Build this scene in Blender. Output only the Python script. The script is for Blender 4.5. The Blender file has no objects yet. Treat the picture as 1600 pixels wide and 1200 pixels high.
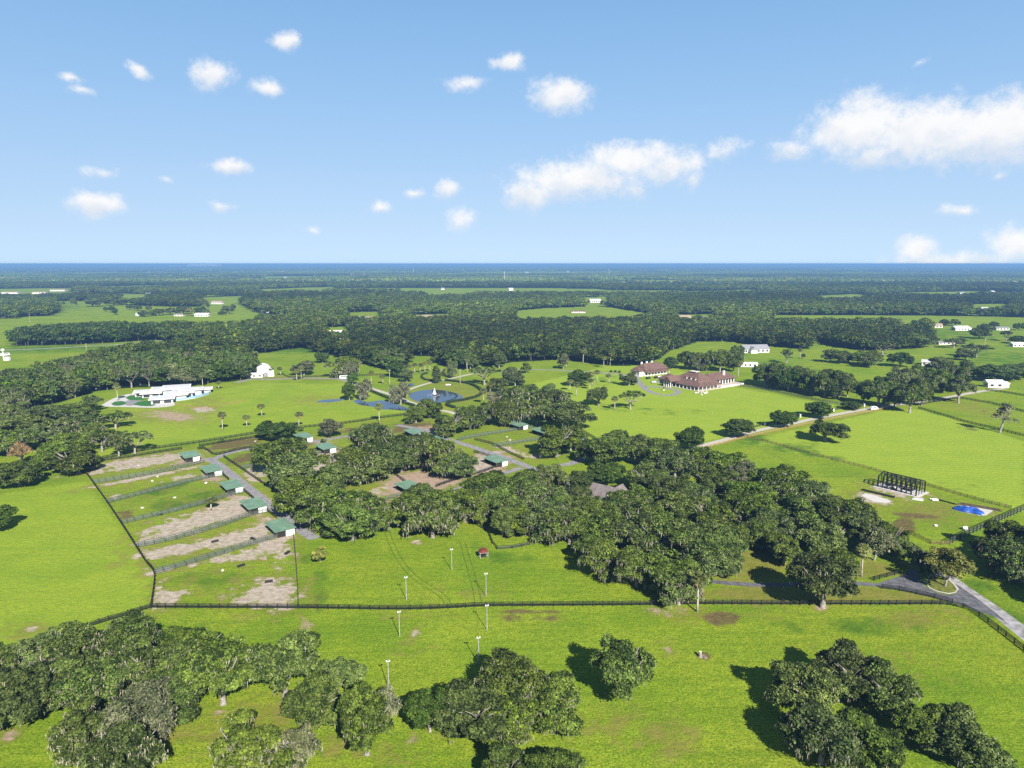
import bpy, math, random
import numpy as np
from mathutils import Vector, Matrix

# ------------------------------------------------------------------ camera, sky, sun, exposure
scn = bpy.context.scene
COL = scn.collection
H, F = 90.0, 1110.0                      # camera height in metres, focal length in photo pixels
PITCH = math.atan(188 / F)
cam_d = bpy.data.cameras.new('camera')
cam = bpy.data.objects.new('camera', cam_d); COL.objects.link(cam)
cam.location = (0, 0, H)
cam.rotation_euler = (math.pi / 2 - PITCH, 0, 0)
cam_d.sensor_width = 36; cam_d.lens = 36 * F / 1600
cam_d.clip_start = 1; cam_d.clip_end = 120000
scn.camera = cam

SUN_EL = math.radians(33.5)
SUN_AZ = math.atan2(0.349, -0.937)       # clockwise from +Y: behind the camera, to the right
to_sun = Vector((math.sin(SUN_AZ) * math.cos(SUN_EL), math.cos(SUN_AZ) * math.cos(SUN_EL), math.sin(SUN_EL)))
sun_d = bpy.data.lights.new('sun', 'SUN'); sun_d.energy = 5.0; sun_d.angle = math.radians(0.53); sun_d.color = (1.0, 0.955, 0.88)
sun = bpy.data.objects.new('sun', sun_d); COL.objects.link(sun)
sun.rotation_euler = (-to_sun).to_track_quat('-Z', 'Y').to_euler()
sun.location = to_sun * 300

scn.view_settings.view_transform = 'Standard'; scn.view_settings.look = 'None'
scn.view_settings.gamma = 1.0; scn.view_settings.use_curve_mapping = False
scn.view_settings.exposure = 1.3
cy = scn.cycles
cy.max_bounces = 5; cy.diffuse_bounces = 2; cy.glossy_bounces = 2; cy.transmission_bounces = 3
cy.transparent_max_bounces = 12; cy.volume_bounces = 0
cy.use_denoising = False
try:
    cy.denoiser = 'OPENIMAGEDENOISE'; cy.denoising_input_passes = 'RGB_ALBEDO_NORMAL'; cy.denoising_prefilter = 'NONE'
except Exception: pass
cy.use_adaptive_sampling = False
cy.sample_clamp_indirect = 6

world = bpy.data.worlds.new('World'); scn.world = world; world.use_nodes = True

def N(nt, typ, ins=None, **kw):
    n = nt.nodes.new(typ)
    for k, v in kw.items(): setattr(n, k, v)
    if ins:
        for k, v in ins.items():
            s = n.inputs[k]
            if hasattr(v, 'is_output') or isinstance(v, bpy.types.NodeSocket): nt.links.new(v, s)
            else: s.default_value = v
    return n
def MATH(nt, op, a, b=None, c=None, clamp=False):
    n = nt.nodes.new('ShaderNodeMath'); n.operation = op; n.use_clamp = clamp
    for i, v in enumerate((a, b, c)):
        if v is None: continue
        if isinstance(v, bpy.types.NodeSocket): nt.links.new(v, n.inputs[i])
        else: n.inputs[i].default_value = v
    return n.outputs[0]
def MIX(nt, fac, a, b, blend='MIX'):
    n = nt.nodes.new('ShaderNodeMix'); n.data_type = 'RGBA'; n.blend_type = blend
    for s, v in ((n.inputs[0], fac), (n.inputs[6], a), (n.inputs[7], b)):
        if isinstance(v, bpy.types.NodeSocket): nt.links.new(v, s)
        else: s.default_value = v if not isinstance(v, tuple) or len(v) == 4 else (*v, 1)
    return n.outputs[2]
def SMOOTH(nt, x, lo, hi, a=0.0, b=1.0):
    n = nt.nodes.new('ShaderNodeMapRange'); n.interpolation_type = 'SMOOTHSTEP'
    nt.links.new(x, n.inputs[0])
    for i, v in zip((1, 2, 3, 4), (lo, hi, a, b)): n.inputs[i].default_value = v
    return n.outputs[0]

# fair-weather cumulus: (azimuth, elevation, half width, half height, weight); sky coordinates in radians
def sky_dir(x, y):
    a = (x - 800) / F; b = (600 - y) / F
    d = Vector((a, math.cos(PITCH) + b * math.sin(PITCH), -math.sin(PITCH) + b * math.cos(PITCH))).normalized()
    return math.atan2(d.x, d.y), math.asin(d.z)
CLOUDS = [(330, 118, 36, 30, 1), (445, 70, 30, 17, .95), (213, 103, 26, 14, .8), (413, 134, 27, 18, .9), (109, 122, 19, 10, .75),
  (124, 143, 22, 9, .6), (152, 318, 48, 24, 1), (355, 260, 38, 15, .9), (148, 267, 28, 14, .6), (257, 277, 15, 8, .45), (350, 320, 24, 11, .75),
  (795, 94, 34, 20, .95), (876, 148, 58, 34, 1), (727, 132, 38, 17, .6), (593, 324, 24, 12, .75), (698, 298, 24, 20, .8), (725, 345, 22, 22, .75), (647, 302, 20, 9, .6),
  (905, 280, 120, 38, 1), (985, 247, 95, 34, 1.05), (830, 305, 52, 28, 1), (1050, 262, 60, 34, .8), (1082, 282, 20, 20, .6), (990, 296, 30, 18, .6), (1128, 236, 45, 20, .55),
  (1345, 195, 95, 62, 1.1), (1450, 205, 130, 62, 1.15), (1560, 200, 110, 68, 1.1), (1690, 210, 120, 60, 1.1), (1240, 232, 50, 24, .65), (1370, 240, 90, 26, .8),
  (1500, 328, 42, 13, .7), (1437, 392, 40, 26, .95), (1480, 410, 120, 18, .8), (1590, 385, 75, 34, 1), (1440, 95, 13, 8, .4), (1566, 272, 12, 8, .5), (485, 355, 14, 8, .35),
  (300, -160, 60, 30, .9), (700, -260, 90, 40, 1), (1150, -120, 50, 26, .9), (1500, -320, 120, 50, 1), (120, -420, 100, 50, 1), (850, -620, 150, 70, 1)]
def build_world():
    nt = world.node_tree; nt.nodes.clear()
    out = N(nt, 'ShaderNodeOutputWorld'); bg = N(nt, 'ShaderNodeBackground', {'Strength': 0.0555})
    sky = N(nt, 'ShaderNodeTexSky', sky_type='NISHITA')
    sky.sun_disc = False; sky.sun_elevation = SUN_EL; sky.sun_rotation = SUN_AZ
    sky.altitude = 2000; sky.air_density = 1.0; sky.dust_density = 0.0; sky.ozone_density = 3.0
    tc = N(nt, 'ShaderNodeTexCoord'); sp = N(nt, 'ShaderNodeSeparateXYZ', {0: tc.outputs['Generated']})
    az0 = MATH(nt, 'ARCTAN2', sp.outputs[0], sp.outputs[1]); el0 = MATH(nt, 'ARCSINE', MATH(nt, 'MAXIMUM', sp.outputs[2], 0.0))
    e1 = MATH(nt, 'MULTIPLY_ADD', MATH(nt, 'POWER', el0, 2.0), 0.33, MATH(nt, 'MULTIPLY_ADD', el0, 0.36, math.radians(6.2))); ce = MATH(nt, 'COSINE', e1)     # clear air: no thick band at the horizon
    az1 = MATH(nt, 'MULTIPLY_ADD', MATH(nt, 'SINE', az0), 0.4, -0.35)     # an even sky, hardly changing with the bearing
    sv = N(nt, 'ShaderNodeCombineXYZ', {0: MATH(nt, 'MULTIPLY', MATH(nt, 'SINE', az1), ce), 1: MATH(nt, 'MULTIPLY', MATH(nt, 'COSINE', az1), ce), 2: MATH(nt, 'SINE', e1)})
    nt.links.new(sv.outputs[0], sky.inputs['Vector'])
    az = MATH(nt, 'ARCTAN2', sp.outputs[0], sp.outputs[1])
    el = MATH(nt, 'ARCSINE', sp.outputs[2])
    az = MATH(nt, 'SUBTRACT', MATH(nt, 'PINGPONG', MATH(nt, 'ADD', az, 0.7854), 1.5708), 0.7854)   # the same sky all round
    p = N(nt, 'ShaderNodeCombineXYZ', {0: az, 1: el}).outputs[0]
    nz = N(nt, 'ShaderNodeTexNoise', {'Vector': p, 'Scale': 11.0, 'Detail': 5.0, 'Roughness': 0.6})
    off = N(nt, 'ShaderNodeVectorMath', {0: nz.outputs['Color'], 1: (0.5, 0.5, 0.5)}, operation='SUBTRACT').outputs[0]
    off = N(nt, 'ShaderNodeVectorMath', {0: off, 1: (0.05, 0.03, 0)}, operation='MULTIPLY').outputs[0]
    q = N(nt, 'ShaderNodeVectorMath', {0: p, 1: off}, operation='ADD').outputs[0]
    field = None; low = None
    for (x, y, rx, ry, w) in CLOUDS:
        a, e = sky_dir(x, y); a2, _ = sky_dir(x + rx, y); _, e2 = sky_dir(x, y - ry)
        sx, sy = 1 / max(abs(a2 - a), .004), 1 / max(abs(e2 - e), .003)
        d = N(nt, 'ShaderNodeVectorMath', {0: q, 1: (sx, sy, 0), 2: (-a * sx, -e * sy, 0)}, operation='MULTIPLY_ADD').outputs[0]
        ln = N(nt, 'ShaderNodeVectorMath', {0: d}, operation='LENGTH').outputs['Value']
        v = MATH(nt, 'MULTIPLY', MATH(nt, 'SUBTRACT', 1.15, ln), w)
        wv = MATH(nt, 'MAXIMUM', MATH(nt, 'ADD', v, 0.25), 0.0); dy = N(nt, 'ShaderNodeSeparateXYZ', {0: d}).outputs[1]
        num = MATH(nt, 'MULTIPLY', wv, dy) if low is None else MATH(nt, 'MULTIPLY_ADD', wv, dy, num)
        low = wv if low is None else MATH(nt, 'ADD', low, wv)
        field = v if field is None else MATH(nt, 'SMOOTH_MAX', field, v, 0.25)
    n2 = N(nt, 'ShaderNodeTexNoise', {'Vector': p, 'Scale': 48.0, 'Detail': 8.0, 'Roughness': 0.66})
    f2 = MATH(nt, 'ADD', field, MATH(nt, 'MULTIPLY', MATH(nt, 'SUBTRACT', n2.outputs['Fac'], 0.5), 1.5))
    mask = MATH(nt, 'MULTIPLY', SMOOTH(nt, f2, 0.0, 0.9), 0.92)
    n3 = N(nt, 'ShaderNodeTexNoise', {'Vector': p, 'Scale': 38.0, 'Detail': 4.0, 'Roughness': 0.5})
    rel = MATH(nt, 'ADD', MATH(nt, 'DIVIDE', num, MATH(nt, 'ADD', low, 0.02)), MATH(nt, 'MULTIPLY', MATH(nt, 'SUBTRACT', n3.outputs['Fac'], .5), 1.6))
    ccol = MIX(nt, SMOOTH(nt, rel, -0.75, 0.35), (5.6, 6.0, 6.6), (7.5, 7.4, 7.3))
    tint = MIX(nt, SMOOTH(nt, el0, 0.0, 0.36), (1.10, 0.915, 0.80), (0.965, 1.045, 0.985))
    skyc = MIX(nt, 1.0, sky.outputs[0], tint, 'MULTIPLY')
    nt.links.new(MIX(nt, mask, skyc, ccol), bg.inputs['Color'])
    nt.links.new(bg.outputs[0], out.inputs[0])
build_world()
try: world.cycles.sampling_method = 'NONE'      # a smooth sky without a disc needs no light sampling
except Exception: pass

# ------------------------------------------------------------------ helpers
rng = random.Random(7)
def gp(x, y, z=0.0):
    """a pixel of the photograph -> the point of the level z it shows"""
    a = (x - 800) / F; b = (600 - y) / F
    dy = math.cos(PITCH) + b * math.sin(PITCH); dz = -math.sin(PITCH) + b * math.cos(PITCH)
    t = (z - H) / dz
    return (a * t, dy * t)
def proj(X, Y, Z=0.0):
    d = Y * math.cos(PITCH) - (Z - H) * math.sin(PITCH); u = Y * math.sin(PITCH) + (Z - H) * math.cos(PITCH)
    return 800 + F * X / d, 600 - F * u / d
def slant(x, y):
    X, Y = gp(x, y); return Y * math.cos(PITCH) + H * math.sin(PITCH)
def in_poly(px, py, poly):
    r = np.zeros(px.shape, bool); n = len(poly)
    for i in range(n):
        x1, y1 = poly[i]; x2, y2 = poly[(i + 1) % n]
        if y1 == y2: continue
        c = ((y1 > py) != (y2 > py)) & (px < (x2 - x1) * (py - y1) / (y2 - y1) + x1)
        r ^= c
    return r
def tag(o, label=None, cat=None, group=None, kind=None):
    if label: o['label'] = label
    if cat: o['category'] = cat
    if group: o['group'] = group
    if kind: o['kind'] = kind
    return o
def empty(name, loc, rz=0, label=None, cat=None, group=None):
    o = bpy.data.objects.new(name, None); COL.objects.link(o)
    o.location = loc; o.rotation_euler = (0, 0, rz); o.empty_display_size = 0.5
    return tag(o, label, cat, group)
def mesh_np(name, V, Fc, mats, midx=None, smooth=False, attrs=None):
    """V (n,3) array, Fc list of (m,k) index arrays of one polygon size each"""
    me = bpy.data.meshes.new(name)
    V = np.asarray(V, np.float32)
    if not (isinstance(Fc, list) and isinstance(Fc[0], np.ndarray)): Fc = [Fc]
    Fc = [np.asarray(f, np.int32) for f in Fc if len(f)]
    me.vertices.add(len(V)); me.vertices.foreach_set('co', V.ravel())
    nl = sum(f.size for f in Fc); npoly = sum(len(f) for f in Fc)
    me.loops.add(nl); me.loops.foreach_set('vertex_index', np.concatenate([f.ravel() for f in Fc]))
    st = np.concatenate([np.full(len(f), f.shape[1], np.int32) for f in Fc])
    me.polygons.add(npoly); me.polygons.foreach_set('loop_start', np.concatenate([[0], np.cumsum(st)[:-1]]).astype(np.int32))
    if midx is not None: me.polygons.foreach_set('material_index', np.asarray(midx, np.int32))
    me.polygons.foreach_set('use_smooth', np.full(npoly, smooth, bool))
    for m in (mats if isinstance(mats, (list, tuple)) else [mats]): me.materials.append(m)
    for k, (dom, typ, arr) in (attrs or {}).items():
        a = me.attributes.new(k, typ, dom)
        a.data.foreach_set('color' if 'COLOR' in typ else ('vector' if typ == 'FLOAT_VECTOR' else 'value'), np.asarray(arr).ravel())
    me.update(calc_edges=True)
    return me
def link(name, me, parent=None, loc=None, rz=None):
    o = bpy.data.objects.new(name, me); COL.objects.link(o)
    if parent is not None: o.parent = parent
    if loc is not None: o.location = loc
    if rz is not None: o.rotation_euler = (0, 0, rz)
    return o
class MB:
    """collects boxes, prisms and tubes of one part"""
    def __init__(s): s.v = []; s.f = []
    def poly(s, pts, faces):
        b = len(s.v); s.v += [tuple(p) for p in pts]; s.f += [tuple(b + i for i in f) for f in faces]; return s
    def box(s, x0, x1, y0, y1, z0, z1):
        return s.poly([(x0,y0,z0),(x1,y0,z0),(x1,y1,z0),(x0,y1,z0),(x0,y0,z1),(x1,y0,z1),(x1,y1,z1),(x0,y1,z1)],
            [(0,3,2,1),(4,5,6,7),(0,1,5,4),(1,2,6,5),(2,3,7,6),(3,0,4,7)])
    def prism(s, pts, z0, z1):
        n = len(pts)
        return s.poly([(x, y, z0) for x, y in pts] + [(x, y, z1) for x, y in pts],
            [tuple(range(n))[::-1], tuple(range(n, 2 * n))] + [(i, (i + 1) % n, n + (i + 1) % n, n + i) for i in range(n)])
    def beam(s, a, b, w, h=None):
        a, b = Vector(a), Vector(b); d = (b - a).normalized(); h = h or w
        u = d.cross(Vector((0, 0, 1)));  u = u.normalized() if u.length > 1e-3 else Vector((1, 0, 0)); t = u.cross(d)
        c = [(-1,-1),(1,-1),(1,1),(-1,1)]
        return s.poly([p + u * (i * w / 2) + t * (j * h / 2) for p in (a, b) for i, j in c],
            [(0,1,2,3),(7,6,5,4)] + [(i, 4 + i, 4 + (i + 1) % 4, (i + 1) % 4) for i in range(4)])
    def tube(s, pts, rad, n=7):
        b = len(s.v)
        for k, p in enumerate(pts):
            p = Vector(p); d = (Vector(pts[min(k + 1, len(pts) - 1)]) - Vector(pts[max(k - 1, 0)])).normalized()
            u = d.cross(Vector((0.31, 0.95, 0.05))).normalized(); t = d.cross(u)
            for i in range(n):
                a = 2 * math.pi * i / n; s.v.append(tuple(p + (u * math.cos(a) + t * math.sin(a)) * rad[k]))
        for k in range(len(pts) - 1):
            for i in range(n): s.f.append((b + k*n + i, b + k*n + (i+1) % n, b + (k+1)*n + (i+1) % n, b + (k+1)*n + i))
        s.f.append(tuple(b + i for i in range(n))[::-1]); s.f.append(tuple(b + (len(pts)-1)*n + i for i in range(n)))
        return s
    def gable(s, x0, x1, y0, y1, z0, z1, ov=.5, th=.22, hip=0.0):
        """roof with its ridge along x; hip = how far the ridge ends are drawn in"""
        x0 -= ov; x1 += ov; y0 -= ov; y1 += ov; m = (y0 + y1) / 2
        return s.poly([(x0,y0,z0),(x1,y0,z0),(x1,y1,z0),(x0,y1,z0),(x0,y0,z0+th),(x1,y0,z0+th),(x1,y1,z0+th),(x0,y1,z0+th),(x0+hip,m,z1),(x1-hip,m,z1)],
            [(0,3,2,1),(0,1,5,4),(1,2,6,5),(2,3,7,6),(3,0,4,7),(4,5,9,8),(6,7,8,9),(5,6,9),(7,4,8)])
    def build(s, name, mat, parent=None, smooth=False, mesh_only=False, loc=None, rz=None):
        me = bpy.data.meshes.new(name); me.from_pydata(s.v, [], s.f); me.materials.append(mat); me.update()
        if smooth: me.polygons.foreach_set('use_smooth', np.full(len(me.polygons), True))
        return me if mesh_only else link(name, me, parent, loc, rz)

# ------------------------------------------------------------------ materials
def principled(name, col, rough=0.7, spec=0.3, metal=0.0, noise=None, bump=None):
    m = bpy.data.materials.new(name); m.use_nodes = True; nt = m.node_tree; b = nt.nodes['Principled BSDF']
    b.inputs['Roughness'].default_value = rough; b.inputs['Specular IOR Level'].default_value = spec; b.inputs['Metallic'].default_value = metal
    col = tuple(x * .8 for x in col)
    b.inputs['Base Color'].default_value = (*col, 1)
    geo = N(nt, 'ShaderNodeNewGeometry')
    if noise:
        sc, amt = noise
        n = N(nt, 'ShaderNodeTexNoise', {'Vector': geo.outputs['Position'], 'Scale': sc, 'Detail': 5.0, 'Roughness': 0.65})
        c = MIX(nt, SMOOTH(nt, n.outputs['Fac'], .3, .7), tuple(x * (1 - amt) for x in col), tuple(min(x * (1 + amt), .95) for x in col))
        nt.links.new(c, b.inputs['Base Color'])
        if bump:
            bp = N(nt, 'ShaderNodeBump', {'Height': n.outputs['Fac'], 'Strength': bump, 'Distance': 0.1}); nt.links.new(bp.outputs[0], b.inputs['Normal'])
    return m
def leafmat(name, dark, light, moss=False, trans=0.12, tone=False):
    m = bpy.data.materials.new(name); m.use_nodes = True; nt = m.node_tree; b = nt.nodes['Principled BSDF']; o = nt.nodes['Material Output']
    at = N(nt, 'ShaderNodeAttribute', attribute_name='tint')
    oi = N(nt, 'ShaderNodeObjectInfo')
    c = MIX(nt, at.outputs['Fac'], dark, light)
    k = MATH(nt, 'ADD', MATH(nt, 'MULTIPLY', oi.outputs['Random'], 0.55), 0.75)
    hs = N(nt, 'ShaderNodeHueSaturation', {'Color': c, 'Value': k, 'Saturation': MATH(nt, 'ADD', MATH(nt, 'MULTIPLY', MATH(nt, 'FRACT', MATH(nt, 'MULTIPLY', oi.outputs['Random'], 7.3)), 0.20), 0.88),
                                           'Hue': MATH(nt, 'ADD', MATH(nt, 'MULTIPLY', MATH(nt, 'FRACT', MATH(nt, 'MULTIPLY', oi.outputs['Random'], 17.7)), 0.020), 0.487)})
    c = hs.outputs[0]
    if tone:                                # each tree of the woods carries its species tone and painted cloud shade
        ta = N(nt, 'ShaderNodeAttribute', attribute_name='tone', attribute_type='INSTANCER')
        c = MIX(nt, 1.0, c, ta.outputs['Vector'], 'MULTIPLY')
    nt.links.new(c, b.inputs['Base Color'])
    b.inputs['Roughness'].default_value = 0.85 if moss else 0.62; b.inputs['Specular IOR Level'].default_value = 0.05 if moss else 0.12
    if trans:
        tr = N(nt, 'ShaderNodeBsdfTranslucent', {'Color': c}); mx = N(nt, 'ShaderNodeMixShader', {0: trans, 1: b.outputs[0], 2: tr.outputs[0]})
        nt.links.new(mx.outputs[0], o.inputs[0])
    return m
M = {}
M['oak'] = leafmat('oak_leaves', (0.011, 0.022, 0.004), (0.146, 0.204, 0.038))
M['young'] = leafmat('young_oak_leaves', (0.011, 0.026, 0.004), (0.098, 0.158, 0.028))
M['autumn'] = leafmat('turning_leaves', (0.055, 0.075, 0.010), (0.25, 0.235, 0.04))
M['orange'] = leafmat('orange_leaves', (0.10, 0.075, 0.025), (0.26, 0.165, 0.065))
M['brownleaf'] = leafmat('brown_leaves', (0.035, 0.046, 0.018), (0.175, 0.185, 0.085))
M['wood'] = leafmat('woodland_leaves', (0.011, 0.026, 0.004), (0.120, 0.178, 0.030))
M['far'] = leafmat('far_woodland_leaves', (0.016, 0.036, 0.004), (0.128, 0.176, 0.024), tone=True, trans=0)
M['palm'] = leafmat('palm_fronds', (0.045, 0.065, 0.016), (0.17, 0.19, 0.06))
M['palmdead'] = leafmat('dry_fronds', (0.20, 0.135, 0.05), (0.38, 0.27, 0.11))
M['moss'] = leafmat('spanish_moss', (0.09, 0.095, 0.055), (0.33, 0.315, 0.225), moss=True, trans=0.1)
M['hedge'] = leafmat('hedge_leaves', (0.018, 0.040, 0.012), (0.045, 0.085, 0.022))
M['bark'] = principled('oak_bark', (0.25, 0.225, 0.195), .9, .1, noise=(1.6, .35))
M['darkbark'] = principled('woodland_bark', (0.13, 0.115, 0.10), .9, .1, noise=(1.6, .35))
M['palmbark'] = principled('palm_bark', (0.42, 0.38, 0.32), .9, .1, noise=(2.5, .25))
M['asphalt'] = principled('asphalt', (0.115, 0.115, 0.125), .85, .25, noise=(.55, .4))
M['oldasphalt'] = principled('worn_asphalt', (0.29, 0.28, 0.28), .85, .25, noise=(.35, .45))
M['concrete'] = principled('concrete', (0.50, 0.48, 0.45), .85, .2, noise=(.7, .15))
M['gravel'] = principled('pale_gravel', (0.44, 0.40, 0.34), .95, .1, noise=(1.0, .2))
M['lanegrey'] = principled('grey_lane_paving', (0.235, 0.225, 0.23), .85, .2, noise=(.6, .3))
M['white'] = principled('white_paint', (0.80, 0.79, 0.77), .6, .3, noise=(.5, .06))
M['villa'] = principled('pale_render', (0.44, 0.44, 0.43), .7, .2, noise=(.5, .08))
M['cream'] = principled('cream_render', (0.72, 0.67, 0.60), .75, .2, noise=(.5, .08))
M['tileroof'] = principled('brown_red_roof_tiles', (0.135, 0.080, 0.064), .75, .25, noise=(.6, .28))
M['shingle'] = principled('grey_mauve_shingles', (0.165, 0.14, 0.135), .8, .2, noise=(.8, .25))
M['greyroof'] = principled('grey_shingles', (0.24, 0.24, 0.26), .8, .2, noise=(.8, .15))
M['greenroof'] = principled('green_painted_metal_roof', (0.125, 0.215, 0.145), .6, .5, noise=(.35, .2))
M['metalroof'] = principled('pale_metal_roof', (0.62, 0.62, 0.63), .45, .5, noise=(.3, .1))
M['dark'] = principled('dark_timber', (0.022, 0.02, 0.018), .8, .2)
M['blackfence'] = principled('black_fence_paint', (0.014, 0.016, 0.014), .75, .2, noise=(1.2, .3))
M['greenfence'] = principled('weathered_green_fence_paint', (0.035, 0.05, 0.04), .8, .2, noise=(1.2, .3))
M['tanwood'] = principled('tan_fence_timber', (0.36, 0.245, 0.10), .85, .15, noise=(1.5, .25))
M['brownwood'] = principled('brown_fence_timber', (0.16, 0.115, 0.06), .85, .15, noise=(1.5, .3))
M['glass'] = principled('window_glass', (0.03, 0.035, 0.04), .08, .6)
M['steel'] = principled('black_primed_steel', (0.012, 0.012, 0.014), .5, .4)
M['pole'] = principled('galvanised_pole', (0.55, 0.55, 0.54), .5, .4)
M['greypole'] = principled('weathered_pole', (0.34, 0.34, 0.33), .7, .2, noise=(2, .2))
M['bluetarp'] = principled('blue_tarpaulin', (0.015, 0.07, 0.33), .45, .4, noise=(1.2, .35), bump=.8)
M['turf'] = principled('artificial_turf', (0.04, 0.14, 0.035), .9, .1, noise=(1.5, .15))
M['paver'] = principled('beige_pavers', (0.50, 0.42, 0.34), .8, .2, noise=(1.0, .15))
M['redroof'] = principled('red_shed_roof', (0.17, 0.035, 0.022), .7, .3, noise=(1, .2))
M['blackcar'] = principled('black_car_paint', (0.015, 0.015, 0.018), .25, .5)
M['whitecar'] = principled('white_car_paint', (0.78, 0.78, 0.78), .3, .5)
M['silver'] = principled('silver_car_paint', (0.35, 0.36, 0.38), .3, .5)
M['tyre'] = principled('tyre_rubber', (0.02, 0.02, 0.02), .8, .2)
M['stone'] = principled('pale_limestone', (0.52, 0.49, 0.45), .9, .1, noise=(.8, .2))
M['timber'] = principled('stacked_lumber', (0.10, 0.075, 0.055), .9, .1, noise=(2, .4))
M['plastic'] = principled('black_plastic', (0.02, 0.02, 0.022), .6, .3)
M['tan_roof'] = principled('tan_roof', (0.34, 0.26, 0.20), .8, .2, noise=(.4, .2))

def mat_mesh_panel():
    m = bpy.data.materials.new('woven_wire_netting'); m.use_nodes = True; nt = m.node_tree
    b = nt.nodes['Principled BSDF']; b.inputs['Base Color'].default_value = (0.10, 0.125, 0.105, 1); b.inputs['Roughness'].default_value = .7
    t = N(nt, 'ShaderNodeBsdfTransparent'); mx = N(nt, 'ShaderNodeMixShader', {0: 0.34, 1: t.outputs[0], 2: b.outputs[0]})
    nt.links.new(mx.outputs[0], nt.nodes['Material Output'].inputs[0]); return m
M['netting'] = mat_mesh_panel()
def mat_water(name, col):
    m = bpy.data.materials.new(name); m.use_nodes = True; nt = m.node_tree; b = nt.nodes['Principled BSDF']
    b.inputs['Base Color'].default_value = (*col, 1); b.inputs['Roughness'].default_value = .06; b.inputs['IOR'].default_value = 1.33; b.inputs['Specular IOR Level'].default_value = .5
    geo = N(nt, 'ShaderNodeNewGeometry')
    n = N(nt, 'ShaderNodeTexNoise', {'Vector': geo.outputs['Position'], 'Scale': 1.4, 'Detail': 3.0})
    bp = N(nt, 'ShaderNodeBump', {'Height': n.outputs['Fac'], 'Strength': .10, 'Distance': .08}); nt.links.new(bp.outputs[0], b.inputs['Normal'])
    return m
M['pond'] = mat_water('pond_water', (0.030, 0.038, 0.060))
M['flood'] = mat_water('flood_water', (0.030, 0.046, 0.080))
M['pool'] = mat_water('pool_water', (0.20, 0.38, 0.50))
def mat_fountain():
    m = bpy.data.materials.new('fountain_spray'); m.use_nodes = True; nt = m.node_tree; b = nt.nodes['Principled BSDF']
    b.inputs['Base Color'].default_value = (.85, .87, .9, 1); b.inputs['Roughness'].default_value = .4
    t = N(nt, 'ShaderNodeBsdfTranslucent', {'Color': (.85, .87, .9, 1)}); mx = N(nt, 'ShaderNodeMixShader', {0: .5, 1: b.outputs[0], 2: t.outputs[0]})
    nt.links.new(mx.outputs[0], nt.nodes['Material Output'].inputs[0]); return m
M['spray'] = mat_fountain()

# ------------------------------------------------------------------ where the woods stand (outlines read off the photograph, in its pixels)
WOODS_G = [(-2500, 413.5), (4100, 413.5), (2300, 500), (1600, 497), (1470, 498), (1450, 508), (1452, 538), (1432, 545), (1345, 548), (1300, 541), (1275, 533), (1262, 546), (1200, 541), (1160, 537),
  (1140, 533), (1090, 534), (1048, 547), (1030, 561), (1000, 571), (960, 572), (875, 562), (800, 566), (760, 573), (715, 576), (690, 571), (640, 573), (612, 580), (560, 566), (500, 551), (470, 543),
  (402, 553), (366, 547), (335, 541), (250, 533), (258, 516), (300, 518), (360, 519), (425, 506), (470, 497), (400, 488), (372, 472), (300, 480), (200, 477), (140, 471), (84, 470), (92, 486), (70, 497), (-400, 505)]
WOODS_A = [(-300, 640), (0, 606), (60, 594), (120, 580), (180, 561), (235, 553), (300, 549), (360, 553), (388, 563), (394, 578), (397, 590), (366, 596), (333, 598), (292, 605), (254, 604), (205, 606), (150, 611), (120, 621), (96, 628), (60, 635), (0, 648), (-300, 700)]
WOODS_B = [(17, 541), (130, 538), (255, 531), (258, 523), (150, 521), (30, 530)]
CLEAR = [[(803, 486), (845, 482), (930, 478.5), (960, 481), (1020, 491), (1005, 505), (960, 510), (890, 509), (803, 510)],
  [(637, 556), (682, 557), (684, 578), (640, 580)], [(1190, 510), (1290, 511), (1600, 512), (1600, 496), (1450, 493), (1210, 492.5)],
  [(1390, 519), (1425, 505), (1445, 513), (1400, 526)], [(540, 488), (595, 487), (605, 507), (545, 510)], [(640, 492), (710, 490), (705, 507), (645, 508)], [(503, 512), (547, 510), (552, 545), (506, 545)],
  [(185, 466), (230, 463), (232, 474), (190, 476)], [(-60, 452), (115, 450), (113, 466), (-60, 468)], [(1050, 492), (1120, 491), (1115, 509), (1060, 510)], [(905, 465), (950, 463), (955, 478), (915, 480)], [(660, 455), (740, 453), (740, 466), (665, 467)],
  [(1510, 476), (1580, 474), (1578, 492), (1515, 493)], [(310, 465), (380, 462), (384, 473), (315, 478)], [(-300, 500), (80, 497), (86, 493), (20, 496)], [(400, 452), (520, 448), (540, 456), (410, 462)], [(1270, 462), (1350, 459), (1370, 471), (1285, 474)], [(1100, 455), (1180, 452), (1190, 459), (1110, 461)], [(150, 448), (260, 445), (270, 452), (160, 455)]]
def wood_mask(px, py):
    w = in_poly(px, py, WOODS_G)
    for c in CLEAR: w &= ~in_poly(px, py, c)
    return w | in_poly(px, py, WOODS_A) | in_poly(px, py, WOODS_B)
far_rng = np.random.default_rng(11)
FAR_CLEAR = []                                   # farm clearings lost in the far woods: x, y, half sizes in metres
for _ in range(42):
    Y = 1900 * (13000 / 1900) ** far_rng.random(); X = (far_rng.random() * 2 - 1) * .85 * Y
    b = (60 + 110 * far_rng.random()) * Y / 1700
    FAR_CLEAR.append((X, Y, b * (.7 + 2.2 * far_rng.random()), b))
def far_clear(X, Y):
    r = np.zeros(X.shape, bool)
    for (cx, cy_, a, b) in FAR_CLEAR: r |= ((X - cx) / a) ** 2 + ((Y - cy_) / b) ** 2 < 1
    return r

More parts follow.
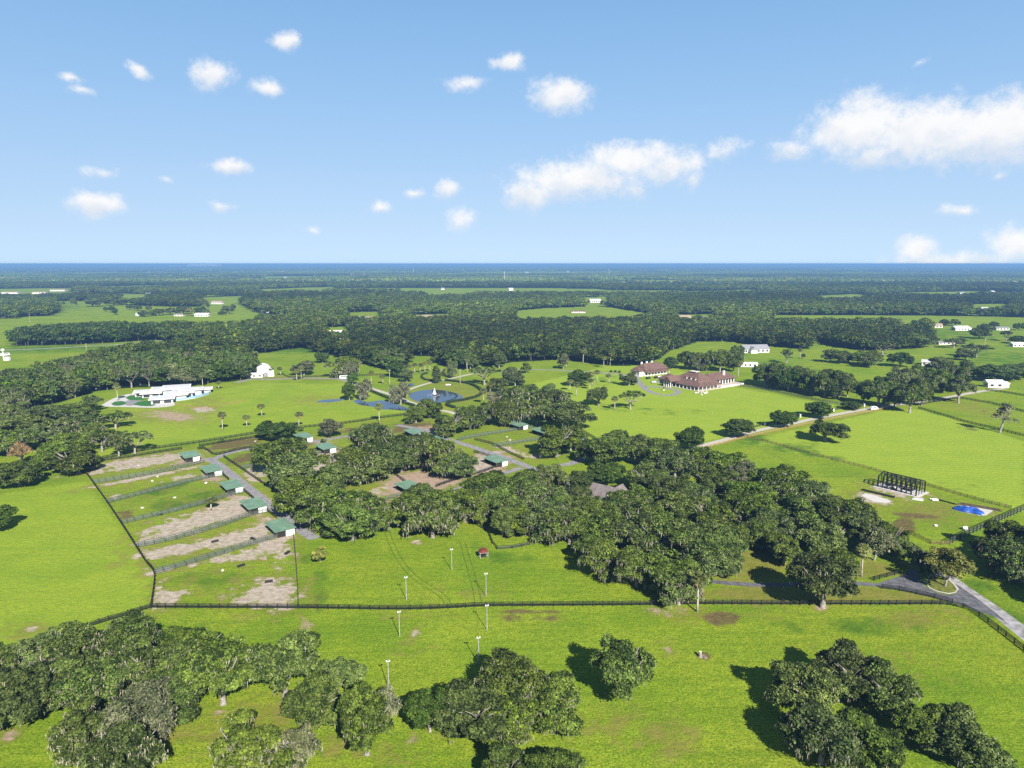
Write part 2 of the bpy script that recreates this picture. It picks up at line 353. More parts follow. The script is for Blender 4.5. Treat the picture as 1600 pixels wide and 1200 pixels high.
# ------------------------------------------------------------------ ground: one sheet to the horizon, soil and grass cover in its attributes
def axis(parts):
    out = []
    for a, b, s in parts: out += list(np.arange(a, b - 1e-6, s))
    return out
def grow(a, s, k, end):
    out = []
    while a < end: out.append(a); a += s; s *= k
    out.append(end); return out
# patches: (x, y, rx, ry, tilt deg, strength), photo pixels
SAND = [(300, 818, 80, 14, -18, .95), (370, 795, 45, 14, -20, 1.1), (240, 840, 30, 9, -16, .9), (380, 838, 60, 12, -14, 1.0), (270, 860, 60, 9, -12, 1.0), (425, 850, 30, 14, -10, .9), (350, 870, 60, 8, -14, .6), (235, 722, 80, 7, -10, .9), (290, 745, 45, 5, -12, .6), (415, 935, 55, 20, 0, .9), (200, 722, 62, 5, -10, 1), (262, 714, 38, 5, -9, .9), (225, 746, 85, 2.6, -11, 1), (330, 742, 26, 4, -10, .8), (180, 777, 12, 4, 0, .7), (345, 797, 40, 12, -22, 1), (385, 790, 24, 12, 0, 1), (270, 822, 55, 13, -16, .75), (300, 815, 40, 12, -20, .7), (222, 850, 16, 5, -15, .8),
  (262, 864, 42, 7, -10, .95), (335, 846, 62, 7, -14, .95), (395, 835, 30, 10, -15, .9), (425, 822, 22, 10, 0, 1), (247, 892, 26, 4, -12, 1), (425, 925, 42, 19, 0, 1.05), (262, 936, 24, 14, 0, .8), (248, 930, 8, 26, 10, .9), (395, 866, 45, 9, -8, .85), (290, 925, 10, 5, 0, .6), (440, 862, 22, 26, 0, .6),
  (213, 868, 9, 9, 0, .8), (233, 893, 8, 8, 0, .8), (50, 983, 8, 5, 0, .8), (395, 742, 12, 12, 0, .9), (500, 722, 34, 16, -10, 1), (760, 722, 22, 16, -10, 1), (525, 716, 14, 8, 0, 1), (407, 738, 10, 14, 0, .8), (835, 712, 22, 4, 0, .8), (800, 704, 26, 4, 15, .8), (790, 690, 14, 3, 0, .5),
  (862, 711, 16, 4, 0, .7), (1366, 779, 27, 7, 12, 1.1), (1405, 768, 46, 10, 13, .8), (1522, 797, 26, 7, 8, .8), (317, 640, 17, 5, 0, .95), (655, 990, 10, 6, 0, .55), (1098, 1028, 6, 4, 0, .5), (652, 846, 10, 4, 0, .6), (585, 768, 26, 5, -18, .8), (150, 738, 14, 4, -10, 1), (80, 745, 14, 3, 0, .5), (1450, 910, 3, 2, 0, .3)]
PINK = [(395, 800, 26, 9, 0, .8), (438, 835, 20, 10, 0, .9), (300, 718, 22, 7, 0, 1), (335, 748, 18, 6, 0, .8), (366, 775, 16, 6, 0, .7), (655, 752, 55, 15, 0, 1.1), (765, 725, 34, 18, -12, 1.1), (505, 720, 42, 18, -10, .8), (662, 750, 42, 13, 0, 1.1), (620, 762, 26, 14, 0, .9), (760, 726, 26, 16, -12, 1.1), (658, 674, 26, 7, -10, 1), (290, 721, 28, 7, -10, .7), (700, 752, 30, 9, -10, .9), (415, 818, 24, 9, 0, .6), (595, 775, 30, 10, 0, .5), (1045, 956, 40, 10, 5, .5), (465, 708, 25, 7, 0, .6), (1285, 949, 13, 4, 0, .8), (972, 1083, 11, 6, 0, .75), (445, 1095, 10, 5, 0, .5), (505, 689, 24, 6, -5, .6),
  (235, 647, 24, 5, 5, .4), (270, 650, 42, 8, 5, .8), (350, 990, 2, 2, 0, .2), (370, 1018, 2, 2, 0, .1), (477, 980, 12, 16, 10, .5), (1040, 1012, 14, 9, 0, .6), (925, 1128, 12, 5, 0, .5), (650, 1155, 12, 10, -40, .6), (700, 1150, 10, 4, 0, .5), (20, 1148, 16, 8, -20, .9), (350, 1110, 16, 6, 0, .6)]
BROWN = [(366, 694, 46, 8, -9, 1), (388, 716, 34, 9, -12, .8), (640, 668, 38, 9, -8, .9), (1128, 966, 28, 11, 0, 1), (1412, 823, 15, 15, 0, 1.3), (1430, 806, 40, 3.5, 4, .9), (1098, 1026, 13, 7, 0, .9), (865, 967, 30, 7, 0, .6), (820, 956, 70, 4, 0, .7), (800, 965, 22, 8, 0, .6), (845, 966, 12, 6, 0, .6), (195, 803, 14, 8, 0, .8), (1035, 1015, 10, 6, 0, .5), (495, 943, 8, 14, 0, .5),
  (440, 700, 22, 6, 0, .7), (545, 672, 60, 4, -10, .6), (590, 668, 20, 5, -10, .6), (1560, 648, 40, 4, 12, .4), (1515, 670, 20, 3, 8, .6), (325, 715, 4, 4, 0, .2), (470, 845, 3, 3, 0, .2), (375, 845, 40, 10, -12, .4), (585, 565, 3, 3, 0, .1), (480, 690, 20, 8, 0, .7)]
DRY = [(1170, 885, 60, 30, 0, 1), (1300, 930, 150, 13, 0, 1.1), (1200, 928, 100, 18, 0, 1.0), (1420, 935, 60, 9, 6, 1), (1360, 890, 45, 14, 0, .9), (1080, 962, 70, 12, 0, .7), (1450, 800, 70, 22, 5, .7), (420, 1120, 55, 40, 0, .6), (600, 1185, 60, 28, 0, .5), (740, 925, 80, 18, 0, .35), (310, 1150, 60, 40, 0, .5), (230, 650, 60, 14, 0, .55), (320, 625, 40, 10, 0, .5), (700, 615, 90, 26, 0, .55),
  (500, 625, 60, 10, 0, .5), (1040, 1150, 60, 40, 0, .6), (950, 1130, 80, 30, 0, .5), (1440, 965, 70, 16, 0, .7), (40, 985, 45, 16, 0, .6), (650, 960, 60, 14, 0, .4), (640, 1010, 40, 20, 0, .4), (1200, 960, 60, 14, 0, .4), (300, 880, 60, 14, -12, .6), (280, 805, 70, 7, -14, .5), (350, 760, 20, 10, 0, .6), (560, 765, 40, 14, 0, .5), (770, 690, 50, 8, -6, .5), (390, 875, 60, 14, -12, .5), (1530, 640, 70, 14, 12, .5), (420, 590, 60, 3, 0, .7), (500, 593, 40, 2, 0, .7), (60, 480, 1, 1, 0, 0), (1480, 895, 18, 20, 0, .8), (540, 1170, 50, 22, 0, .5), (1370, 1035, 140, 30, 8, .35), (870, 1090, 30, 14, 0, .4), (640, 680, 30, 8, 0, .6)]
LUSH = [(500, 905, 14, 42, 5, .5), (480, 860, 22, 26, 0, .4), (260, 760, 70, 9, -14, .55), (290, 785, 70, 12, -14, .75), (325, 900, 90, 25, -12, .25), (770, 870, 60, 22, 0, .3), (560, 560, 120, 18, 0, .3), (470, 545, 60, 8, 0, .7), (380, 800, 1, 1, 0, 0), (700, 850, 70, 16, 0, .3), (1560, 930, 70, 60, 40, .55), (1200, 945, 50, 8, 0, .5), (560, 680, 26, 8, -8, .6), (790, 680, 40, 7, -6, .3), (80, 545, 160, 6, -2, .6), (100, 480, 60, 5, 0, .4), (1480, 525, 120, 14, 0, .5), (1560, 560, 80, 14, 0, .5),
  (1230, 575, 90, 10, 10, .5), (880, 690, 40, 20, 0, .5), (690, 772, 50, 8, -15, .7), (620, 790, 30, 12, 0, .8), (1330, 980, 120, 14, 0, .35), (1250, 700, 60, 12, 15, .5), (1500, 760, 40, 8, 14, .3), (850, 635, 40, 10, 0, .2), (1000, 640, 100, 6, 3, .35), (940, 590, 60, 12, 0, .3), (1190, 690, 60, 10, 15, .5), (820, 480, 1, 1, 0, 0), (300, 1000, 160, 25, 0, .35)]
def build_ground():
    xs0 = axis([(0, 200, 1.6), (200, 430, 3.2)]) + grow(430, 9, 1.06, 30000)
    xs = np.array([-x for x in xs0[:0:-1]] + xs0)
    ys = np.array([-2500, -1200, -600, -300, -150, -60] + axis([(0, 105, 6), (105, 330, 1.4), (330, 720, 2.8), (720, 1300, 8)]) + grow(1300, 14, 1.05, 35000))
    X, Y = np.meshgrid(xs, ys); nx, ny = len(xs), len(ys)
    d = np.maximum(Y * math.cos(PITCH) + H * math.sin(PITCH), 1)
    px = 800 + F * X / d; py = 600 - F * (Y * math.sin(PITCH) - H * math.cos(PITCH)) / d
    py = np.where(Y < 60, 5000, py)
    def blobs(lst):
        m = np.zeros(X.shape)
        for (x, y, rx, ry, t, s) in lst:
            t = math.radians(t); dx, dy = px - x, py - y
            u = (dx * math.cos(t) + dy * math.sin(t)) / (rx * 1.25); v = (-dx * math.sin(t) + dy * math.cos(t)) / (ry * 1.25)
            m = np.maximum(m, s * np.clip(1.35 - np.sqrt(u * u + v * v) * 1.1, 0, 1))
        return m
    sand, pink, brown, dry, lush = (blobs(b) for b in (SAND, PINK, BROWN, DRY, LUSH))
    pad = in_poly(px, py, [(134, 740), (300, 700), (345, 712), (460, 838), (467, 950), (236, 950), (241, 898)]) | in_poly(px, py, [(330, 717), (430, 680), (640, 650), (860, 670), (850, 740), (720, 765), (600, 800), (480, 800)])
    dry = np.maximum(dry, .8 * blobs([(x, y, rx * 1.5 + 3, ry * 1.6 + 1.5, t, min(k_, 1)) for (x, y, rx, ry, t, k_) in SAND + PINK]))
    dry = np.maximum(dry, pad * .34); brown = np.maximum(brown, pad * .12)
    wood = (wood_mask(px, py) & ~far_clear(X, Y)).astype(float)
    pasture = (in_poly(px, py, [(-400, 800), (0, 772), (135, 752), (236, 895), (232, 945), (0, 1012), (-400, 1100)]) | in_poly(px, py, [(140, 715), (180, 640), (400, 598), (560, 600), (640, 645), (400, 676)])).astype(float)
    mow = (in_poly(px, py, [(1160, 690), (1390, 640), (1440, 640), (1600, 690), (1600, 800), (1500, 770), (1350, 730)]) | in_poly(px, py, [(870, 690), (830, 600), (1000, 560), (1150, 605), (1340, 640), (1100, 690)])).astype(float)
    mow = np.maximum(mow, pasture * .5)
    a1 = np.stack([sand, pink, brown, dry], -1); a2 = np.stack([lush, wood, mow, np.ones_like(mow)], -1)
    i = np.arange((ny - 1) * nx).reshape(ny - 1, nx)[:, :-1].ravel()
    Q = np.stack([i, i + 1, i + nx + 1, i + nx], -1)
    V = np.stack([X, Y, np.zeros_like(X)], -1).reshape(-1, 3)
    m = bpy.data.materials.new('pasture_and_soil'); m.use_nodes = True; nt = m.node_tree; b = nt.nodes['Principled BSDF']
    geo = N(nt, 'ShaderNodeNewGeometry'); P = geo.outputs['Position']
    def noise(sc, det=5.0, rough=.6, vec=P): return N(nt, 'ShaderNodeTexNoise', {'Vector': vec, 'Scale': sc, 'Detail': det, 'Roughness': rough}).outputs['Fac']
    A1 = N(nt, 'ShaderNodeAttribute', attribute_name='soil'); A2 = N(nt, 'ShaderNodeAttribute', attribute_name='cover')
    s1 = N(nt, 'ShaderNodeSeparateColor', {0: A1.outputs['Color']}); s2 = N(nt, 'ShaderNodeSeparateColor', {0: A2.outputs['Color']})
    n_big = noise(.011, 4); n_mid = noise(.075, 6, .65); n_fine = noise(.55, 6, .7); n_blade = noise(2.3, 5, .75)
    # grass: yellow-green, fresh green, deep green, in patches of several sizes
    c = MIX(nt, SMOOTH(nt, n_mid, .32, .68), (0.1240, 0.2012, 0.0112), (0.2182, 0.2761, 0.0175))
    c = MIX(nt, SMOOTH(nt, n_big, .35, .7), c, MIX(nt, .55, c, (0.2381, 0.3065, 0.0275)))
    sv = N(nt, 'ShaderNodeMapping', {'Vector': P, 'Rotation': (0, 0, math.radians(-28)), 'Scale': (.035, .42, 1)}).outputs[0]
    n_streak = noise(1.0, 4, .6, sv); n_broad = noise(.028, 3, .5)
    c = MIX(nt, MATH(nt, 'MULTIPLY', SMOOTH(nt, n_broad, .42, .66), .5), c, (0.2542, 0.2714, 0.0250))
    c = MIX(nt, MATH(nt, 'MULTIPLY', SMOOTH(nt, n_broad, .5, .3), .4), c, (0.0930, 0.1755, 0.0125))
    c = MIX(nt, MATH(nt, 'MULTIPLY', SMOOTH(nt, n_streak, .46, .68), .38), c, (0.0769, 0.1381, 0.0100))
    c = MIX(nt, MATH(nt, 'MULTIPLY', SMOOTH(nt, n_fine, .42, .66), .6), c, (0.0794, 0.1451, 0.0075))
    c = MIX(nt, MATH(nt, 'MULTIPLY', SMOOTH(nt, n_blade, .45, .62), .85), c, (0.0496, 0.0936, 0.0063))
    c = MIX(nt, MATH(nt, 'MULTIPLY', SMOOTH(nt, n_blade, .46, .32), .6), c, (0.3038, 0.3334, 0.0562))
    c = MIX(nt, MATH(nt, 'MULTIPLY', s2.outputs[2], .62), c, MIX(nt, n_mid, (0.2046, 0.2878, 0.0275), (0.2753, 0.3416, 0.0400)))
    # mown stripes
    wv = N(nt, 'ShaderNodeMapping', {'Vector': P, 'Rotation': (0, 0, math.radians(12)), 'Scale': (1, 1, 1)}).outputs[0]
    strip = N(nt, 'ShaderNodeTexWave', {'Vector': wv, 'Scale': .085, 'Distortion': 2.5, 'Detail': 2.0, 'Detail Scale': .4}, bands_direction='Y').outputs['Fac']
    c = MIX(nt, MATH(nt, 'MULTIPLY', MATH(nt, 'MULTIPLY', SMOOTH(nt, s2.outputs[2], .84, 1.0), SMOOTH(nt, strip, .4, .8)), .15), c, (0.0629, 0.1221, 0.0104))
    def cover(att, col, lo, hi, amp, nz, top=1.0):
        nonlocal c
        f = SMOOTH(nt, MATH(nt, 'ADD', att, MATH(nt, 'MULTIPLY', MATH(nt, 'SUBTRACT', SMOOTH(nt, nz, .3, .7), .5), amp)), lo, hi, 0, top)
        f = MATH(nt, 'MULTIPLY', f, SMOOTH(nt, att, .02, .15))
        c = MIX(nt, f, c, col)
    n_soil = noise(.22, 7, .68)
    cover(s2.outputs[0], MIX(nt, SMOOTH(nt, n_fine, .35, .7), (0.0259, 0.0740, 0.0074), (0.0629, 0.1406, 0.0118)), .15, .8, .8, n_mid, .85)
    cover(A1.outputs['Alpha'], MIX(nt, SMOOTH(nt, n_soil, .3, .7), (0.1110, 0.1147, 0.0192), (0.1739, 0.1517, 0.0407)), .15, .85, .7, n_soil, .8)
    cover(s1.outputs[2], MIX(nt, SMOOTH(nt, n_fine, .3, .7), (0.0629, 0.0407, 0.0237), (0.1295, 0.0925, 0.0444)), .25, .75, .6, n_soil, .85)
    cover(s1.outputs[1], MIX(nt, SMOOTH(nt, n_fine, .3, .7), (0.2220, 0.1517, 0.1110), (0.3478, 0.2664, 0.2109)), .3, .75, .75, n_soil, .9)
    cover(s1.outputs[0], MIX(nt, SMOOTH(nt, n_fine, .3, .7), (0.235, 0.187, 0.140), (0.385, 0.335, 0.278)), .36, .72, .9, n_soil, .95)
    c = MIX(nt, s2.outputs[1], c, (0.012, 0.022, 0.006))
    nt.links.new(c, b.inputs['Base Color']); b.inputs['Roughness'].default_value = .9; b.inputs['Specular IOR Level'].default_value = .02
    bh = MATH(nt, 'ADD', MATH(nt, 'MULTIPLY', n_blade, .35), n_fine)
    bp = N(nt, 'ShaderNodeBump', {'Height': bh, 'Strength': .7, 'Distance': .5}); nt.links.new(bp.outputs[0], b.inputs['Normal'])
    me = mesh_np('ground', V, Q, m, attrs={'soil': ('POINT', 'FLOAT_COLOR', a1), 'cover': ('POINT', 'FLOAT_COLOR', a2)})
    o = link('ground', me); tag(o, 'green pasture and bare soil reaching to the horizon', kind='structure')
build_ground()

# ------------------------------------------------------------------ roads, paths, water
def smooth_line(P, step=3.0):
    P = [Vector((*p, 0)) for p in P]; out = []
    for i in range(len(P) - 1):
        p0, p1, p2, p3 = P[max(i - 1, 0)], P[i], P[i + 1], P[min(i + 2, len(P) - 1)]
        n = max(1, int((p2 - p1).length / step))
        for k in range(n):
            t = k / n
            out.append(0.5 * ((2 * p1) + (p2 - p0) * t + (2*p0 - 5*p1 + 4*p2 - p3) * t*t + (3*p1 - p0 - 3*p2 + p3) * t**3))
    out.append(P[-1]); return out
def offset_line(L, off):
    out = []
    for i, p in enumerate(L):
        d = (L[min(i + 1, len(L) - 1)] - L[max(i - 1, 0)]).normalized(); out.append(p + Vector((-d.y, d.x, 0)) * off)
    return out
def ribbon(name, pxs, width, mat, z, label, step=3.0, wob=.12):
    L = smooth_line([gp(*p) for p in pxs], step); r = random.Random(len(pxs) * 31 + int(width * 10))
    A = offset_line(L, width / 2); B = offset_line(L, -width / 2)
    V = []; 
    for a, b in zip(A, B): V += [(a.x + r.uniform(-wob, wob), a.y + r.uniform(-wob, wob), z), (b.x + r.uniform(-wob, wob), b.y + r.uniform(-wob, wob), z)]
    Q = [(2*i, 2*i+1, 2*i+3, 2*i+2) for i in range(len(L) - 1)]
    o = link(name, mesh_np(name, V, Q, mat)); tag(o, label, kind='structure'); return o
def sheet(name, pxs, mat, z, label, smooth=True, kind='structure'):
    P = [gp(*p) for p in pxs]
    L = smooth_line(P + [P[0]], 2.0)[:-1] if smooth else [Vector((*p, 0)) for p in P]
    o = MB().poly([(p.x, p.y, z) for p in L], [tuple(range(len(L)))]).build(name, mat); tag(o, label, kind=kind)
    if o.data.polygons[0].normal.z < 0: o.data.flip_normals()
    return o
ribbon('lane', [(323, 716), (340, 725), (370, 748), (400, 772), (432, 797), (462, 822), (492, 842)], 4.2, M['lanegrey'], .012, 'grey paved lane beside the row of green roofed shelters')
ribbon('lane', [(330, 720), (346, 712), (375, 704), (420, 698), (470, 693), (515, 686), (552, 680), (590, 674)], 3.6, M['lanegrey'], .020, 'grey lane turning off between the brown paddocks')
ribbon('lane', [(620, 664), (660, 672), (690, 683), (725, 694), (758, 705), (790, 716), (822, 728), (850, 741), (885, 760)], 4.2, M['lanegrey'], .016, 'grey lane between the right hand paddocks')
ribbon('lane', [(462, 822), (500, 812), (545, 806), (613, 799), (650, 786), (691, 772), (724, 761), (770, 745), (815, 731)], 3.4, M['lanegrey'], .024, 'grey lane half hidden under the central oaks')
ribbon('lane', [(840, 738), (865, 728), (890, 725), (912, 716), (930, 708)], 4.4, M['lanegrey'], .028, 'short grey lane in the shade by the hidden shelter')
ribbon('farm_road', [(1060, 709), (1095, 697), (1130, 688), (1172, 675.5), (1205, 668), (1239, 661.5), (1270, 654.5), (1315, 646), (1361, 638), (1400, 632.5), (1440, 628), (1480, 621), (1535, 611), (1570, 607)], 4.3, M['gravel'], .012, 'pale gravel road running past the tan fence')
ribbon('public_road', [(1440, 876), (1452, 884), (1486, 906), (1520, 930), (1560, 958), (1600, 989), (1660, 1040), (1760, 1130)], 4.6, M['oldasphalt'], .012, 'worn pale road at the right edge')
sheet('driveway_apron', [(1371, 912), (1390, 905), (1407, 900), (1418, 893), (1428, 887), (1436, 898), (1441, 909), (1449, 919), (1464, 926), (1482, 930), (1494, 927), (1499, 921), (1494, 913), (1520, 930), (1545, 949), (1572, 972), (1552, 963), (1530, 956.5), (1495, 943), (1460, 934), (1425, 926.5), (1395, 921), (1376, 917.5)], M['asphalt'], .024, 'dark patched asphalt entrance apron')
ribbon('driveway', [(1075, 900), (1092, 906), (1112, 908.5), (1135, 911), (1165, 913), (1200, 914), (1240, 913), (1290, 911), (1340, 912), (1374, 914.5)], 2.5, M['asphalt'], .030, 'narrow dark driveway curving in from the entrance')
isl = sheet('kerb', [(1446, 911), (1452, 919.5), (1465, 925), (1483, 928.8), (1494, 926.4), (1497, 921.5), (1492, 914), (1485, 907), (1470, 899), (1455, 898)], M['concrete'], .10, 'pale concrete kerb round the grass island')
sheet('grass_island', [(1447.5, 911), (1453.5, 918.8), (1466, 924), (1483, 927.4), (1493, 925.2), (1495, 921.5), (1490.5, 914.5), (1484, 908), (1470, 900.2), (1456, 899.2)], principled('island_grass', (.135, .15, .028), .9, .1, noise=(.8, .4)), .13, 'dry grass island under the yellow tree')
ribbon('garden_path', [(560, 601), (580, 607), (596, 612), (611, 616.5), (625, 622), (645, 630), (670, 637), (685, 640.5), (700, 643), (722, 650)], 4.0, M['gravel'], .012, 'pale gravel path past the fountain pond')
ribbon('garden_path', [(611, 616), (635, 610), (655, 603), (677, 597), (700, 592.5), (720, 588), (738, 584)], 3.4, M['gravel'], .018, 'pale gravel path behind the fountain pond')
ribbon('garden_path', [(738, 584), (770, 579), (800, 577.5), (840, 577.5), (882, 579), (920, 581), (950, 583), (985, 586), (1000, 590)], 4.2, M['lanegrey'], .012, 'grey drive crossing the lawn to the houses')
ribbon('arena_drive', [(370, 598), (396, 592), (420, 593), (450, 591.5), (477, 590.5), (505, 591.5), (530, 592.5), (560, 601)], 4.5, M['lanegrey'], .016, 'grey drive leading to the white barn')
ribbon('mansion_drive', [(985, 586), (996, 594), (1002, 602), (1012, 610), (1024, 615), (1042, 617.5), (1056, 615.5), (1060, 612), (1053, 608.5), (1037, 605.5), (1022, 604.5), (1008, 604)], 4.6, M['lanegrey'], .020, 'grey loop drive in front of the mansion')
ribbon('track', [(-40, 549), (40, 546), (120, 542), (200, 537), (262, 531)], 5, M['oldasphalt'], .02, 'thin grey road between the left hand fields')
sheet('drive_court', [(157, 634), (172, 625), (190, 618), (208, 615), (214, 619), (210, 627), (236, 627), (246, 622), (262, 622), (273, 630), (268, 634.5), (240, 637), (200, 636), (170, 635.5)], M['concrete'], .012, 'pale concrete court in front of the white house')
sheet('drive_court', [(192, 630), (200, 625.5), (214, 625), (226, 628), (218, 632), (204, 634), (196, 633)], M['lanegrey'], .020, 'grey paved centre of the white house court')
for pts, lb in (([(196, 621), (206, 617.5), (216, 620), (228, 624), (214, 625.5), (202, 625)], 'dark turf wedge beside the pavilion of the white house'), ([(208, 632), (218, 627.5), (236, 626), (243, 629), (240, 634), (222, 634.5)], 'dark turf fan beside the garage of the white house'), ([(173.5, 631), (180, 627.5), (190, 626.5), (197, 629), (192, 633), (180, 634)], 'round dark turf island in the white house court')):
    sheet('turf_bed', pts, M['turf'], .028, lb)
# trench of orange soil near the white house
ribbon('soil_trench', [(272, 630), (295, 634), (318, 637.5), (345, 634), (384, 624)], 1.4, principled('orange_soil', (.36, .20, .075), .95, .1, noise=(.8, .3)), .014, 'orange soil strip over a filled trench', wob=.3)
sheet('pond', [(638, 618), (644, 613.5), (655, 610.5), (668, 609), (682, 609), (698, 611), (712, 614), (722, 618.5), (722, 622.5), (712, 625), (700, 627), (685, 629.5), (668, 630), (652, 627), (642, 623)], M['pond'], .015, 'oval pond with a fountain')
ribbon('pond_bank', [(702, 613), (711, 616), (713.5, 619.5), (709, 623), (698, 626.5), (690, 629)], 1.2, M['hedge'], .03, 'green bank crossing the end of the pond', wob=.3)
sheet('flood_water', [(552, 626.5), (560, 624), (570, 627.5), (583, 627.5), (594, 625.5), (606, 627.5), (620, 632), (636, 637), (641, 641), (628, 641.5), (612, 640), (596, 639.5), (584, 636), (572, 634), (560, 632)], M['flood'], .014, 'blue flood water lying in the meadow')
sheet('flood_water', [(494, 627.3), (505, 625), (520, 624), (537, 623.5), (536, 625.3), (520, 628), (500, 628.8)], M['flood'], .014, 'thin blue streak of flood water in the meadow')
sheet('flood_water', [(636, 602), (642, 598.5), (647, 600.5), (645, 603), (638, 604)], M['flood'], .014, 'small blue pool by the path behind the pond')

M['track'] = principled('pressed_grass', (0.085, 0.135, 0.016), .9, .05, noise=(.7, .45))
for tr, lb in (([(604, 828), (612, 850), (628, 880), (652, 905), (690, 930), (700, 944)], 'pressed wheel tracks curving through the pole field'), ([(722, 846), (732, 880), (742, 915), (748, 945)], 'pressed wheel tracks near the red roofed feeder'), ([(1190, 700), (1230, 722), (1275, 742), (1310, 745), (1350, 738)], 'pressed wheel tracks in the right hand field')):
    L_ = smooth_line([gp(*p) for p in tr], 1.5); V_, Q_ = [], []
    for o_ in (-.85, .85):
        for a_, b_ in zip(offset_line(L_, o_ - .14), offset_line(L_, o_ + .14)): V_ += [(a_.x, a_.y, .008), (b_.x, b_.y, .008)]
    n_ = len(L_)
    Q_ = [(2*i + k*2*n_, 2*i+1 + k*2*n_, 2*i+3 + k*2*n_, 2*i+2 + k*2*n_) for k in (0, 1) for i in range(n_ - 1)]
    tag(link('wheel_track', mesh_np('wheel_track', V_, Q_, M['track'])), lb, kind='structure')

# ------------------------------------------------------------------ fences and hedges
POST = {}
def fence(pxs, label, style='black', h=1.4, group=None, pieces=False, double=0, cat='fence'):
    """a fence line: long rails, posts, and wire netting where it has any"""
    mat = M[{'black': 'blackfence', 'net': 'greenfence', 'tan': 'tanwood', 'brown': 'brownwood', 'netblack': 'blackfence'}[style]]
    L = smooth_line([gp(*p) for p in pxs], 2.44)
    root = empty({'tan': 'timber_fence', 'brown': 'timber_fence'}.get(style, 'board_fence') if not style.startswith('net') else 'netting_fence', L[0], 0, label, cat, group)
    o0 = L[0]
    lines = [L] if not double else [offset_line(L, double / 2), offset_line(L, -double / 2)]
    rails = {'black': (.25, .58, .91, 1.24), 'net': (.12, 1.32), 'netblack': (.3, .8, 1.3), 'tan': (.35, .75, 1.15), 'brown': (.35, .75, 1.15)}[style]
    bh = .18 if style == 'black' else (.1 if style == 'net' else .16)
    for z in rails:
        mb = MB()
        for ln in lines:
            V = []
            for p in ln:
                q = p - o0; V += [(q.x, q.y, z * h / 1.4 - bh / 2), (q.x, q.y, z * h / 1.4 + bh / 2)]
            W = []
            off = offset_line(ln, .05)
            for p in off:
                q = p - o0; W += [(q.x, q.y, z * h / 1.4 - bh / 2), (q.x, q.y, z * h / 1.4 + bh / 2)]
            n = len(ln); b = 2 * n
            fs = []
            for i in range(n - 1):
                a0, a1, c0, c1 = 2*i, 2*i+1, 2*i+2, 2*i+3
                fs += [(a0, c0, c1, a1), (b+a1, b+c1, b+c0, b+a0), (a1, c1, b+c1, b+a1), (b+a0, b+c0, c0, a0)]
            mb.poly(V + W, fs)
        mb.build('rail', mat, root)
    if style.startswith('net'):
        mb = MB()
        for ln in lines:
            V = []
            for p in offset_line(ln, .09):
                q = p - o0; V += [(q.x, q.y, .06), (q.x, q.y, h * .97)]
            mb.poly(V, [(2*i, 2*i+2, 2*i+3, 2*i+1) for i in range(len(ln) - 1)])
        mb.build('wire_netting', M['netting'], root)
    if pieces:
        if style not in POST: POST[style] = MB().box(-.09, .09, -.09, .09, 0, h + .08).build('post', mat, mesh_only=True)
        for ln in lines:
            for i, p in enumerate(offset_line(ln, -.12)):
                d = ln[min(i + 1, len(ln) - 1)] - ln[max(i - 1, 0)]
                link('post', POST[style], root, p - o0, math.atan2(d.y, d.x))
    else:
        mb = MB()
        for ln in lines:
            for p in offset_line(ln, -.12):
                q = p - o0; a = .05 if style == 'net' else .085; mb.box(q.x - a, q.x + a, q.y - a, q.y + a, 0, h + .04)
        tag(mb.build('post_row', mat, root), kind='stuff')
    return root
fence([(236, 950), (330, 950.5), (466, 951), (620, 953), (700, 951), (760, 948), (880, 947), (1000, 946), (1090, 944.5), (1250, 945), (1400, 945), (1480, 945), (1505, 950.5), (1530, 963), (1560, 985), (1600, 1016), (1650, 1056)], 'long black board fence crossing the whole front of the picture', pieces=True)
fence([(236, 950), (200, 961), (170, 970), (100, 992), (40, 1008), (-40, 1030)], 'black board fence running down behind the front left oaks', pieces=True)
fence([(236, 950), (241, 899), (225, 875), (190, 820), (168, 787), (148, 759), (138, 745), (133, 739)], 'black board fence closing the left ends of the paddocks', pieces=True)
G1 = 'double netting fences between the left paddocks'
fence([(146, 755), (190, 748), (235, 741), (280, 731), (316, 722)], 'farthest double netting fence between the left hand paddocks', 'net', 1.5, G1, double=2.6)
fence([(167, 786), (210, 775), (250, 765), (300, 752), (335, 745), (350, 743)], 'second double netting fence from the back of the left paddocks', 'net', 1.5, G1, double=1.5)
fence([(190, 818), (252, 804), (325, 785), (360, 774), (381, 770)], 'middle double netting fence of the left hand paddocks', 'net', 1.5, G1, double=1.5)
fence([(216, 854), (275, 842), (350, 820), (395, 804), (418, 800)], 'double netting fence below the sandy left hand paddock', 'net', 1.5, G1, double=1.5)
fence([(242, 896), (290, 883), (325, 872), (400, 849), (436, 838)], 'nearest double netting fence of the left hand paddocks', 'net', 1.5, G1, double=1.2)
fence([(459, 838), (462, 870), (465, 910), (467, 950)], 'netting fence between the sandy paddock and the pole field', 'net', 1.5)
fence([(345, 740), (358, 751)], 'short black fence by the lane beside the second shelter', 'black'); fence([(383, 769), (397, 781)], 'short black fence by the lane beside the third shelter', 'black'); fence([(417, 799), (432, 810)], 'short black fence by the lane beside the fourth shelter', 'black')
fence([(350, 715), (374, 731), (409, 755), (428, 767)], 'black board fence along the far side of the paved lane', 'black')
fence([(155, 721), (200, 715), (250, 707), (284, 702)], 'black fence along the top of the farthest sandy paddock', 'black')
fence([(110, 730), (160, 717.5), (240, 702), (312, 692), (400, 678), (470, 669), (540, 662), (600, 653), (637, 648), (665, 643)], 'long dark fence between the paddocks and the meadow', 'black', 1.6)
